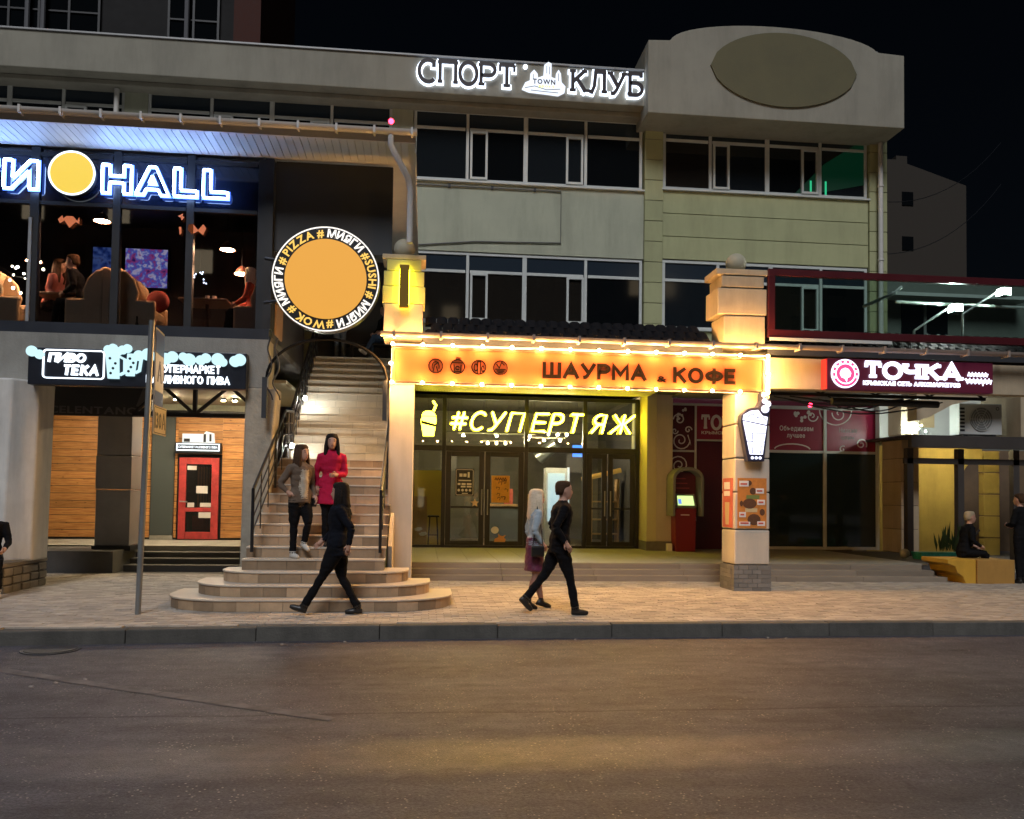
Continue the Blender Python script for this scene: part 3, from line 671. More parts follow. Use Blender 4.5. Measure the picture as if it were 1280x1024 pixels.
text_line('lettering', 'Низкие', 11.0, 11.5, 3.60, 3.73, FY+.019, .004, M('dim_print', (.34, .27, .27), .6), shop); text_line('lettering', 'цены', 11.05, 11.42, 3.42, 3.53, FY+.019, .004, M('dim_print', (.34, .27, .27), .6), shop)
mm = MB()
xx = 7.22
for c in 'ТОЧКА':
    wv = ST[c][0]*.36; q = slab(c, xx, 3.62, .34, .34, FY+.018, .004, .075); mm.add(q.v, q.f); xx += wv+.06
obj('lettering', mm, PALEPRINT, shop); text_line('lettering', 'КРЫМСКАЯ СЕТЬ', 7.22, 8.5, 3.48, 3.56, FY+.018, .004, PALEPRINT, shop)
def spiral(cx, cz, r, a0, turns, sgn, n=26):
    return [(cx+r*(1-.88*i/n)*math.cos(a0+sgn*turns*2*PI*i/n), cz+r*(1-.88*i/n)*math.sin(a0+sgn*turns*2*PI*i/n)) for i in range(n+1)]
def scroll(paths, y, t=.032):
    for e, p in enumerate(paths): obj('scroll_print', MB().ribbon(p, t, y-.004-.0004*e, y), PALEPRINT, shop)
P_ = FY+.018
scroll([[(6.85, 3.45), (6.93, 3.2)]+spiral(6.66, 3.3, .25, 0, 1.6, -1), spiral(6.62, 3.85, .16, PI, 1.4, -1), spiral(6.86, 3.58, .10, 0, 1.2, 1), spiral(6.50, 3.55, .09, 0, 1.2, -1), spiral(6.62, 2.65, .25, 2.6, 1.8, -1), spiral(6.62, 2.2, .2, 1, 1.6, 1)], P_)
for i in range(9): obj('berry_print', MB().disc(6.5+.32*random.random(), 3.85+.3*random.random(), .035, P_-.004-.0003*i, P_, 10), PALEPRINT, shop)
for i in range(10): obj('berry_print', MB().disc(9.75+.45*random.random(), 3.85+.3*random.random(), .045, P_-.004-.0003*i, P_, 10), PALEPRINT, shop)
scroll([spiral(10.25, 4.02, .16, 0, 1.3, -1), arc(10.9, 4.2, .45, .40, 180, 360, 14), spiral(11.0, 4.1, .2, 3, 1.2, 1), spiral(11.62, 3.3, .16, -.5, 1.5, 1), arc(9.7, 3.11, .5, .16, 10, 170, 10), spiral(11.1, 3.15, .1, 1, 1, 1)], P_)
# block columns flanking the maroon shop
block_pier(12.14, 12.62, 20.3, 21.2, .472, 4.7, .60, TAN, B, 'column_block')

# ================================================================== CANOPY OVER THE SHOPS
C = thing('shop_canopy', 'long shop canopy on square columns with dark tiled eaves and pale gutter', 'canopy', (5, 14.6, .17))
# plain column by the stairs, its blocky head and ball
col1 = bx('column', -.60, -.18, 14.32, 14.74, .15, 3.66, PLASTER_P, C, bevel=.015)
for (a, b, za, zb, mt) in ((-.72, -.06, 4.42, 5.02, TAN), (-.75, -.03, 5.03, 5.32, YBLOCK), (-.73, -.05, 5.325, 5.58, YBLOCK), (-.68, -.10, 5.585, 5.78, YBLOCK), (-.76, -.02, 5.785, 5.87, TAN)):
    bx('column_block', a, b, 14.30, 14.92, za, zb, mt, C, bevel=.012)
obj('ball_finial', MB().ball((-.4, 14.6, 6.04), .185, 24, 14), M('ball_render', (.40, .37, .27), .7, var=.1), C, True)
# column at the far end of the lit sign: stone blocks, small brick foot, ball on top
col2 = bx('column', 5.45+.02, 6.09-.02, 14.32, 14.92, .15, 4.3, DCONC, C)
zz = .62; hs = [.62, .66, .60, .60, .60]
for i, h in enumerate(hs):
    bx('column_block', 5.45, 6.09, 14.30, 14.94, zz+.01, min(zz+h-.01, 4.28), PLASTER_P, col2, bevel=.02); zz += h
for r in range(6):
    n = 4; zz = .155+r*.077
    for i in range(n):
        ox = .08 if r % 2 else 0
        xa = max(5.43, 5.43+i*.17-ox+.003); xb = min(6.11, 5.43+(i+1)*.17-ox-.003)
        if i == n-1: xb = 6.11
        bx('brick', xa, xb, 14.275, 14.40, zz, zz+.072, BRICKG, col2)
    for i in range(3): bx('brick', 5.425, 5.455, 14.41+i*.18, 14.41+(i+1)*.18-.006, zz, zz+.072, BRICKG, col2)
for (a, b, za, zb) in ((5.24, 6.00, 4.46, 5.03), (5.13, 6.03, 5.05, 5.52), (5.2, 5.98, 5.54, 5.74), (5.10, 6.05, 5.76, 5.87)):
    bx('column_block', a, b, 14.30, 14.95, za, zb, TAN, C, bevel=.015)
obj('ball_finial', MB().ball((5.58, 14.62, 6.05), .185, 24, 14), M('ball_render', (.40, .37, .27), .7, var=.1), C, True)
# beams, slab, ceiling
bx('beam', -.58, 6.07, 14.24, 14.31, 3.64, 4.33, PLASTER_P, C); bx('beam', 6.10, 14.5, 14.32, 14.6, 3.76, 4.30, TAN, C)
bx('roof_slab', -.6, 11.6, 14.62, 21.24, 4.40, 4.46, DCONC, C); bx('roof_slab', 11.605, 14.5, 14.62, 15.3, 4.40, 4.46, DCONC, C)
ce = MB(); n = 150
for i in range(n):
    a = -.30+i*5.85/n; ce.box(a, a+5.85/n*.6, 14.64, 20.55, 4.325, 4.36)
ce.box(-.30, 5.55, 14.64, 20.55, 4.361, 4.39); o = obj('corrugated_ceiling', ce, YCEIL, C); o['kind'] = 'stuff'
bx('ceiling_panel', 6.2, 11.58, 14.64, 20.6, 4.33, 4.37, M('grey_ceiling', (.22, .2, .18), .7, var=.2), C)
bx('lamp_panel', .45, 1.85, 15.4, 16.0, 4.26, 4.315, M('lamp_panel', (.45, .42, .36), .5), C)
bx('eaves_core', -.02, 14.5, 14.58, 15.2, 4.47, 4.52, BLACKMETAL, C)
# tiled mansard
def rtile(): return MB().add([(-.098, 0, 0), (.098, 0, 0), (.098, .22, .17), (-.098, .22, .17), (-.098, .02, -.03), (.098, .02, -.03), (.098, .24, .14), (-.098, .24, .14), (-.05, -.012, .028), (.05, -.012, .028), (.05, .208, .198), (-.05, .208, .198)],
    [(0, 8, 11, 3), (8, 9, 10, 11), (9, 1, 2, 10), (0, 4, 5, 1, 9, 8), (4, 7, 6, 5), (0, 3, 7, 4), (1, 5, 6, 2), (3, 11, 10, 2, 6, 7)])
for r in range(3):
    for i in range(72):
        xx = .08+i*.2+(.1 if r % 2 else 0)
        if 5.0 < xx < 6.15 or xx > 14.3: continue
        piece('roof_tile', 'rtile', rtile, TILE_DARK, C, (xx, 14.34+r*.2, 4.455+r*.152))
bx('eaves_board', -.05, 5.22, 14.33, 14.36, 4.36, 4.46, DARKMETAL, C); bx('eaves_board', 6.06, 14.5, 14.33, 14.36, 4.36, 4.46, DARKMETAL, C)
# gutter
g = MB()
pr = [(.075*math.cos(a), .075*math.sin(a)) for a in [PI+PI*i/8 for i in range(9)]]+[(.062*math.cos(a), .062*math.sin(a)) for a in [2*PI-PI*i/8 for i in range(9)]]
g.prism([(14.02+a, 4.475+b) for a, b in pr], -.75, 14.5, 'X'); GUT2 = M('gutter_beige', (.26, .21, .18), .6, var=.15, scale=4); gut = obj('gutter', g, GUT2, C, True)
for i in range(20): bx('gutter_bracket', -.55+i*.78, -.51+i*.78, 13.935, 14.14, 4.385, 4.50, GUT2, gut)
# truss and cables under the far part of the canopy
tr = thing('lattice_truss', 'dark lattice truss under the canopy beside the maroon shop', 'truss', (8, 16, 3.8))
bx('chord', 6.1, 11.4, 16.0, 16.07, 4.22, 4.29, BLACKMETAL, tr); bx('chord', 6.1, 11.4, 16.0, 16.07, 3.86, 3.92, BLACKMETAL, tr)
for i in range(9):
    a = 6.15+i*.58; za, zb = (3.92, 4.22) if i % 2 else (4.22, 3.92)
    obj('diagonal', MB().tube([(a, 16.035, za), (a+.56, 16.035, zb)], .022, 6), BLACKMETAL, tr)
cb = thing('cable_bundle', 'tangle of dark cables sagging below the truss', 'cables', (9, 15.8, 3.6))
for i in range(6):
    a, b = random.uniform(6.4, 8.5), random.uniform(9, 11.2); s = random.uniform(.05, .3); z_ = random.uniform(3.72, 3.85)
    obj('cable', MB().tube([(a+(b-a)*t/10, 15.75+.05*i, z_+random.uniform(-.01, .01)-s*math.sin(PI*t/10)) for t in range(11)], .014, 5), BLACK, cb)
obj('awning_roll', MB().tube([(7.9, 15.6, 3.72), (10.1, 15.6, 3.70)], .07, 10), BLACKMETAL, cb, True)
# haunched bracket and the pale wall above the pergola
hb = MB().prism([(11.7, 4.28), (11.7, 3.72), (12.0, 3.80), (12.6, 4.12), (13.6, 4.36), (14.5, 4.40), (14.5, 4.6), (11.7, 4.6)], 18.9, 19.3)
obj('haunch', hb, TAN, C)

# yellow wall washer on the column head
wl = thing('wall_washer', 'slim brass wall light glowing yellow on the column head', 'lamp', (-.38, 14.25, 4.9))
bx('housing', -.46, -.30, 14.16, 14.24, 4.93, 5.66, M('brass_case', (.35, .22, .04), .35, .8), wl, bevel=.008)
bx('light_strip', -.47, -.29, 14.243, 14.272, 5.0, 5.60, E_YLAMP, wl)

# ================================================================== GLASS PAVILION WITH THE HALL
V = thing('glass_pavilion', 'dark glazed restaurant pavilion on pillars with a wide slatted eave', 'building', (-7, 14.6, .17))
bx('roof_deck', -16, -.22, 13.62, 21.2, 7.56, 7.64, GUTTER, V); bx('fascia', -16, -.22, 13.58, 13.615, 7.50, 7.66, GUTTER, V)
for i in range(126):
    xx = -15.9+i*.125
    if xx > -.3: break
    piece('soffit_slat', 'slat', lambda: MB().box(-.056, .056, 13.63-14.1, 14.58-14.1, 0, .025), M('soffit_white', (.60, .60, .58), .45), V, (xx, 14.1, 7.52))
for i in range(2): pass
g = MB().prism([(13.50+a, 7.66+b) for a, b in pr], -16, -.2, 'X'); gut = obj('gutter', g, GUTTER, V, True)
for i in range(27): bx('gutter_bracket', -15.9+i*.6, -15.865+i*.6, 13.42, 13.6, 7.57, 7.69, GUTTER, gut)
obj('downpipe', MB().tube([(-.62, 13.52, 7.58), (-.62, 13.52, 7.42), (-.34, 13.8, 7.0), (-.30, 13.9, 6.85), (-.30, 13.9, 5.95)], .05, 10), GUTTER, V, True)
bx('side_fascia', -.235, -.215, 13.63, 21, 7.36, 7.555, GUTTER, V)
obj('warning_light', MB().ball((-.62, 13.5, 7.80), .045, 10, 8), E_RED, V)
# frame of the glazed front
GX = [-13.4, -12.1, -10.7, -9.3, -7.9, -6.52, -5.22, -4.02, -2.84]
f = MB()
for xx in GX: f.box(xx-(.06 if xx != -6.52 else .08), xx+.06, 14.60, 14.72, 4.56, 7.50)
for a, b in zip(GX, GX[1:]):
    for za, zb in ((7.36, 7.42), (6.54, 6.60)): f.box(a+.061, b-.081, 14.61, 14.71, za, zb)
obj('frame', f, BLACKMETAL, V)
bx('sill_beam', -16, -2.66, 14.56, 14.80, 4.34, 4.558, M('navy_cladding', (.018, .022, .032), .4, var=.1), V); bx('corner_post', -2.78, -2.64, 14.56, 14.8, 4.56, 7.50, BLACKMETAL, V)
bx('pale_mullion', -6.60, -6.55, 14.57, 14.598, 4.56, 6.3, GREYMETAL, V)
for a, b in zip(GX, GX[1:]):
    bx('pane', a+.05, b-.07, 14.65, 14.66, 4.56, 6.55, GLASSB, V); bx('sign_panel', a+.05, b-.07, 14.65, 14.66, 6.59, 7.37, M('navy_glass', (.006, .009, .020), .08, spec=.6), V); bx('pane', a+.05, b-.07, 14.65, 14.66, 7.41, 7.5, GLASSB, V)
bx('floor_slab', -16, -2.66, 14.81, 21.2, 4.35, 4.47, DCONC, V)
bx('ceiling', -16, -2.66, 14.75, 21.2, 7.43, 7.5, BLACKMETAL, V); bx('back_wall', -16, -2.66, 18.6, 18.7, 4.47, 7.43, M('hall_wall', (.030, .026, .030), .7, var=.3, scale=2), V)
bx('side_wall', -2.77, -2.67, 14.81, 18.6, 4.47, 7.43, M('hall_wall', (.030, .026, .030), .7), V)
bx('stair_back_wall', -2.66, -.47, 20.95, 21.05, 4.9, 7.55, M('slate_panel', (.035, .038, .042), .5, var=.1), V)
# concrete beam and pillars carrying it
bx('beam', -16, -2.62, 14.34, 14.8, 4.02, 4.338, CONC, V)
def shaft(pts_bot, pts_top, zb, zt, mat, nm='pillar'):
    m = MB(); n = len(pts_bot)
    m.rings([[(a, b, zb) for a, b in pts_bot], [(a, b, zt) for a, b in pts_top]]); return obj(nm, m, mat, V, bevel=.03)
shaft([(-7.35, 14.1), (-6.62, 14.1), (-6.30, 14.4), (-6.30, 15), (-7.35, 15)], [(-7.5, 14.1), (-6.55, 14.1), (-6.26, 14.4), (-6.26, 15), (-7.5, 15)], .62, 3.55, M('pillar_paint', (.66, .64, .60), .7, var=.12, dirt=.3, bump=.1))
bx('pillar_head', -7.2, -6.36, 14.31, 14.9, 3.552, 4.015, CONC, V)
shaft([(-3.0, 14.30), (-2.66, 14.30), (-2.66, 14.8), (-3.0, 14.8)], [(-2.97, 14.30), (-2.46, 14.30), (-2.46, 14.8), (-2.97, 14.8)], .16, 3.52, M('rough_slate', (.33, .30, .24), .8, var=.3, scale=4, bump=.6, bscale=14))
bx('pillar_head', -2.97, -2.60, 14.31, 14.8, 3.522, 4.018, CONC, V)
PM = M('mirror_cladding', (.26, .26, .27), .35, .3, var=.2, scale=2)
for (a, b, c) in ((.66, 1.8, 0), (1.81, 2.5, .012), (2.51, 3.9, 0)): bx('pillar_panel', -6.66-c, -5.98+c, 17.98-c, 18.6, a, b, PM, V, bevel=.01)
bx('pillar_foot', -6.7, -5.94, 17.94, 18.6, .56, .655, BLACK, V)
# plank wall of the beer shop
PL = thing('plank_wall', 'varnished horizontal pine plank wall under the pavilion', 'wall', (-7, 21.2, .61))
bx('batten', -12, -4.2, FY+.001, FY+.018, .615, 3.7, BLACK, PL)
nz = 17; ph = (3.66-.66)/nz
for (a, b) in ((-12, -6.98), (-6.95, -6.62), (-6.05, -5.99), (-4.93, -4.22)):
    for i in range(nz): bx('plank', a, b, FY-.022, FY, .66+i*ph+.006, .66+(i+1)*ph-.006, WOOD, PL)
for i in range(5): bx('plank', -5.985, -4.935, FY-.022, FY, 2.70+i*.19+.006, 2.70+(i+1)*.19-.006, WOOD, PL)
bx('grey_panel', -6.6, -6.07, FY-.025, FY, .72, 3.66, M('slate_green', (.06, .075, .075), .5), PL); bx('skirting', -6.6, -6.07, FY-.04, FY, .615, .715, CONC, PL)
bx('header', -12, -4.2, FY-.03, FY, 3.67, 3.78, BLACK, PL)
RD = M('weathered_red', (.42, .045, .045), .5, var=.5, scale=7, bump=.2)
dr = thing('red_door', 'worn red wooden door with two glass panels under a small light box', 'door', (-5.46, FY-.05, .62))
m = MB()
for a, b in ((-5.93, -5.76), (-5.16, -4.99)): m.box(a, b, FY-.09, FY-.03, .63, 2.62)
for a, b in ((.63, .81), (1.30, 1.40), (2.46, 2.62)): m.box(-5.759, -5.161, FY-.088, FY-.03, a, b)
obj('frame', m, RD, dr, bevel=.008)
for a, b in ((.80, 1.31), (1.39, 2.47)): bx('pane', -5.77, -5.15, FY-.065, FY-.06, a, b, GLASS, dr)
bx('dark_inside', -5.76, -5.16, FY-.032, FY-.024, .8, 2.46, M('beer_shop_dark', (.03, .012, .012), .6, var=.3), dr)
for i in range(5): bx('red_curtain', -5.5+i*.065, -5.455+i*.065, FY-.044, FY-.034, 1.42, 2.4, M('rust_curtain', (.22, .06, .03), .7), dr)
bx('red_drape', -5.6, -5.2, FY-.043, FY-.033, .85, 1.2, M('wine_cloth', (.14, .01, .02), .8), dr)
for (a, b, c, d) in ((-5.52, -5.25, 1.75, 1.93), (-5.74, -5.52, 2.32, 2.42), (-5.42, -5.12, 1.42, 1.52), (-5.45, -5.15, 1.15, 1.29), (-5.72, -5.56, 1.41, 1.52)): bx('notice', a, b, FY-.072, FY-.0665, c, d, PALEPRINT, dr)
obj('handle', MB().tube([(-5.88, FY-.10, 1.55), (-5.88, FY-.15, 1.55), (-5.70, FY-.15, 1.54)], .018, 8), GREYMETAL, dr, True)
ls = thing('door_lightbox', 'small black and white light box above the red door', 'sign', (-5.45, FY-.1, 2.7))
bx('box', -6.0, -4.94, FY-.2, FY-.03, 2.72, 2.98, BLACK, ls); bx('border', -5.98, -4.96, FY-.206, FY-.2005, 2.78, 2.96, E_SIGNW, ls); bx('inner', -5.95, -4.99, FY-.210, FY-.2065, 2.81, 2.935, BLACK, ls)
text_line('lettering', 'СУПЕРМАРКЕТ РАЗЛИВНОГО ПИВА', -5.93, -5.01, 2.845, 2.90, FY-.2105, .003, E_SIGNW, ls)
m = MB().prism([(-5.86, 2.985), (-5.10, 2.985), (-5.12, 3.22), (-5.3, 3.27), (-5.36, 3.2), (-5.86, 3.2)], FY-.15, FY-.08); obj('lit_panel', m, M('panel_glow', (.3, .3, .3), .5, emit=(.8, .95, 1), es=.55), ls)
bx('dark_mark', -5.82, -5.68, FY-.155, FY-.1505, 3.0, 3.08, BLACK, ls); bx('dark_mark', -5.36, -5.30, FY-.155, FY-.1505, 3.0, 3.2, BLACK, ls); bx('dark_mark', -5.22, -5.17, FY-.155, FY-.1505, 3.02, 3.2, BLACK, ls)
# unlit old sign board and open truss under the beam
os_ = thing('unlit_sign', 'unlit dark sign board with faint lettering above the plank wall', 'sign', (-6.6, 16.4, 3.2))
bx('board', -7.3, -5.15, 16.5, 16.56, 3.18, 3.85, DARKMETAL, os_); text_line('lettering', 'CELENTANO', -7.0, -5.4, 3.22, 3.36, 16.498, .01, M('faint_letter', (.11, .11, .12), .5), os_, each=False)
obj('sail_shape', MB().prism([(-5.42, 3.38), (-5.15, 3.38), (-5.28, 3.8)], 16.47, 16.498), M('faint_letter', (.11, .11, .12), .5), os_)
ut = thing('steel_truss', 'black steel truss between the pavilion pillars', 'truss', (-4.4, 15.9, 3.0))
bx('chord', -5.2, -2.9, 15.6, 15.68, 3.12, 3.20, BLACKMETAL, ut); bx('chord', -5.2, -2.9, 15.6, 15.68, 3.72, 3.80, BLACKMETAL, ut); bx('post', -4.16, -4.09, 15.6, 15.67, 3.201, 3.719, BLACKMETAL, ut)
for a, b in (((-5.15, 3.2), (-4.6, 3.72)), ((-4.75, 3.72), (-4.16, 3.2)), ((-4.09, 3.2), (-3.5, 3.72)), ((-3.55, 3.72), (-2.95, 3.2))): obj('diagonal', MB().tube([(a[0], 15.64, a[1]), (b[0], 15.64, b[1])], .035, 6), BLACKMETAL, ut)
bx('soffit_board', -12, -2.7, 16.7, 21.2, 3.92, 3.98, M('soffit_cream', (.33, .31, .22), .7, var=.15), V)
for i, xx in enumerate((-5.6, -4.55, -4.3)):
    t = thing('ceiling_spot', ('small warm spotlight before the dark pillar cladding', 'small warm spotlight over the red door', 'small warm spotlight beside the one over the red door')[i], 'lamp', (xx, 19.3, 3.85), 'spotlights above the plank wall')
    obj('housing', MB().lathe(xx, 19.6, [(.05, 3.86), (.05, 3.92)], 12), BLACKMETAL, t); obj('lens', MB().lathe(xx, 19.6, [(.04, 3.852), (.04, 3.858)], 12), M('spot_lens', (.1, .1, .1), .4, emit=(1, .78, .50), es=2600), t)
t = thing('ceiling_spot', 'small warm spotlight above the far planks', 'lamp', (-8.6, 19.6, 3.85), 'spotlights above the plank wall')
obj('housing', MB().lathe(-7.9, 19.6, [(.05, 3.86), (.05, 3.92)], 12), BLACKMETAL, t); obj('lens', MB().lathe(-7.9, 19.6, [(.045, 3.852), (.045, 3.858)], 12), MATS['spot_lens'], t)
# rubble wall under the big pillar
rw = thing('rubble_wall', 'low rough stone wall under the painted pillar', 'wall', (-7.2, 14.2, .17))
bx('core', -9.5, -6.42, 13.62, 15.2, .0, .56, DCONC, rw); bx('cap', -9.5, -6.38, 13.55, 15.2, .561, .625, STONE, rw, bevel=.01)
for r in range(3):
    xx = -9.5
    while xx < -6.55:
        l = random.uniform(.13, .42); bx('stone', xx+.008, min(xx+l, -6.40)-.008, 13.55+random.uniform(-.045, .03), 13.63, .15+r*.135+.006, .15+(r+1)*.135-.006, STONE, rw, bevel=.035); xx += l
for r in range(3):
    for i in range(5): bx('stone', -6.43, -6.36+random.uniform(-.015, .015), 13.66+i*.3, 13.66+(i+1)*.3-.015, .15+r*.135+.006, .15+(r+1)*.135-.006, STONE, rw, bevel=.02)

# ---------------- furniture in the hall
def armchair(x, y, face, label, mat):
    t = thing('wing_armchair', label, 'armchair', (x, y, 4.47), 'wing armchairs in the glazed hall'); s = face; z = 4.47
    def B_(n, a, b, c, d, e, f_, bev=.04): bx(n, min(x+s*a, x+s*b), max(x+s*a, x+s*b), y+c, y+d, z+e, z+f_, mat, t, bevel=bev)
    B_('seat', -.28, .32, -.27, .27, .18, .46)
    pts = [(-.40, .10), (-.22, .10), (-.25, .95), (-.20, 1.12), (-.30, 1.17), (-.42, 1.12)]
    obj('backrest', MB().prism([(x+s*a, z+b) for a, b in pts], y-.36, y+.36), mat, t, bevel=.03)
    for c in (-.38, .30):
        obj('wing', MB().prism([(x+s*a, z+b) for a, b in [(-.28, .5), (.02, .55), (.06, .72), (-.02, .95), (-.16, 1.1), (-.28, 1.12)]], y+c, y+c+.08), mat, t, bevel=.03)
        B_('armrest', -.28, .34, c, c+.08, .12, .60)
    for a in (-.3, .28):
        for c in (-.3, .26): B_('leg', a, a+.04, c, c+.04, 0, .12, .0)
BEIGE = M('beige_velvet', (.58, .40, .22), .85, var=.15, scale=3)
armchair(-5.82, 15.35, -1, 'tan wing armchair turned away from the screens', BEIGE); armchair(-5.00, 15.35, 1, 'tan wing armchair beside the red cushion under the screens', BEIGE)
armchair(-3.05, 15.5, -1, 'dark tan wing armchair by the end of the glazing', M('brown_velvet', (.32, .20, .12), .85, var=.1)); armchair(-7.25, 15.4, 1, 'tan wing armchair near the string lights', BEIGE)
def table(x, y, label):
    t = thing('cafe_table', label, 'table', (x, y, 4.47), 'tables in the glazed hall')
    bx('table_top', x-.42, x+.42, y-.35, y+.35, 5.17, 5.21, M('table_wood', (.20, .11, .06), .4), t, bevel=.008); obj('leg', MB().tube([(x, y, 4.48), (x, y, 5.17)], .035, 8), BLACKMETAL, t); obj('foot', MB().lathe(x, y, [(.25, 4.471), (.25, 4.49)], 16), BLACKMETAL, t)
table(-6.35, 15.55, 'cafe table with plates between the tan armchairs'); table(-3.95, 15.6, 'bare cafe table beside the dark armchair')
for i, xx in enumerate((-6.55, -6.3)): tag(obj('plate', MB().lathe(xx, 15.4, [(.06, 5.212), (.11, 5.235)], 16), PALEPRINT), ('white plate near the edge of the cafe table', 'white plate in the middle of the cafe table')[i], 'plate', 'plates on the cafe table')
for i, xx in enumerate((-3.9, -3.78)): tag(obj('coffee_cup', MB().lathe(xx, 15.4, [(.03, 5.212), (.04, 5.28)], 12), PALEPRINT), 'white coffee cup on the bare cafe table, one of two', 'cup', 'cups on the cafe table')
tag(obj('cushion', MB().ball((-4.72, 15.3, 5.12), .2, 14, 10, (1, .5, 1)), M('red_cushion', (.35, .05, .03), .8), None, True), 'plump red cushion on the tan armchair', 'cushion')
tag(obj('bottle', MB().lathe(-4.95, 14.95, [(.035, 4.471), (.037, 4.62), (.014, 4.68), (.014, 4.78)], 12), M('dark_bottle', (.02, .02, .01), .15), None, True), 'dark glass bottle on the hall floor by the glass', 'bottle')
def tv(x0, x1, z0, z1, mat, label):
    t = thing('television', label, 'television', (x0, 18.4, z0), 'screens on the hall back wall')
    bx('bezel', x0-.03, x1+.03, 18.40, 18.45, z0-.03, z1+.03, BLACK, t); bx('screen', x0, x1, 18.392, 18.399, z0, z1, mat, t)
    bx('wall_bracket', (x0+x1)/2-.1, (x0+x1)/2+.1, 18.451, 18.6, z0+.2, z0+.4, BLACK, t)
tv(-7.02, -6.48, 6.12, 6.92, screen_mat('tv_blue', [(.004, .006, .05), (.02, .05, .22), (.10, .16, .4), (.02, .02, .1)], .35, 9), 'television showing a dim blue crowd scene'); tv(-6.36, -5.5, 6.10, 6.92, screen_mat('tv_bright', [(.02, .02, .16), (.45, .06, .22), (.06, .12, .55), (.7, .6, .75), (.35, .1, .3)], .45, 8), 'television showing bright pink and blue figures')
def pendant(x, y, z, label):
    t = thing('pendant_lamp', label, 'lamp', (x, y, z), 'pendant lamps in the hall')
    obj('shade', MB().rings([[(x+r*math.cos(2*PI*j/24), y+r*math.sin(2*PI*j/24), zz) for j in range(24)] for r, zz in ((.145, z), (.14, z+.02), (.09, z+.10), (.03, z+.15), (.02, z+.15), (.08, z+.09), (.13, z+.01))], False), M('rust_shade', (.10, .03, .015), .5), t, True)
    obj('glow', MB().lathe(x, y, [(.12, z+.004), (.12, z+.012)], 20), E_WARMLAMP, t); obj('cord', MB().tube([(x, y, z+.15), (x, y, 7.43)], .008, 6), BLACK, t)
pendant(-3.62, 15.6, 6.18, 'rust coloured pendant lamp hanging above the cups'); pendant(-3.42, 15.9, 5.82, 'rust coloured pendant lamp hanging lower near the dark armchair')
pendant(-7.0, 15.7, 5.85, 'bright oval pendant lamp hanging by the string lights'); pendant(-5.6, 15.02, 6.42, 'added rust coloured pendant lamp brightening the tan armchairs')  # the high lamp is added to brighten the armchairs
OP = M('orange_paper', (.6, .17, .06), .7, emit=(1, .25, .08), es=.25)  # the paper is given a faint glow of its own
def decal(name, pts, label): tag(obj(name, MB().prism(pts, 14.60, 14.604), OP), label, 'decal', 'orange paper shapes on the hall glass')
def K(cx, cz, s, L): return [(cx+s*a, cz+s*b) for a, b in L]
decal('paper_shape', K(-5.98, 6.28, .17, [(-1, .1), (-.6, .5), (-.5, .2), (-.2, .45), (.4, .45), (.8, 0), (1, .4), (1, -.3), (.7, -.1), (.1, -.7), (-.4, 0), (-.8, -.3)]), 'orange zigzag paper shape on the glass beside the screens')
decal('paper_shape', K(-3.90, 6.22, .17, [(-.8, .5), (-.4, .6), (.1, 0), (.6, .6), (.9, .2), (.6, -.5), (.1, -.1), (-.5, -.5), (-.9, 0)]), 'orange bow tie paper shape on the glass above the pendant lamps')
decal('paper_strip', K(-4.17, 6.42, .12, [(-.4, .2), (.3, .6), (.2, .2), (.5, .1), (.1, -.4), (0, 0)]), 'small torn orange paper scrap above the bow tie')
decal('paper_strip', K(-4.18, 6.20, .1, [(-.2, .6), (.2, .6), (.3, -.4), (.0, -.8), (-.1, 0)]), 'narrow orange paper strip beside the bow tie')
fl = thing('string_lights', 'string of tiny warm bulbs inside the pavilion glazing', 'lights', (-6.9, 15.2, 5.5))
for i in range(14):
    obj('bulb', MB().ball((-7.2+.6*random.random(), 15.0+.3*random.random(), 5.1+.55*random.random()), .012+.014*random.random(), 8, 6), E_FAIRY, fl)
obj('wire', MB().tube([(-7.4+.08*i, 15.1, 5.6-.03*i+.03*math.sin(i)) for i in range(12)], .006, 5), BLACK, fl)
fl = thing('string_lights', 'small hanging star of lights above the bare cafe table', 'lights', (-4.2, 15.8, 5.7))
for i in range(10): obj('bulb', MB().ball((-4.2+.28*(random.random()-.5), 16.0, 5.75+.25*(random.random()-.5)), .011, 8, 6), M('star_bulb', (.1, .1, .1), .5, emit=(.8, .85, 1), es=8), fl)
obj('wire', MB().tube([(-4.2, 16.0, 5.8), (-4.2, 16.0, 7.43)], .006, 5), BLACK, fl)

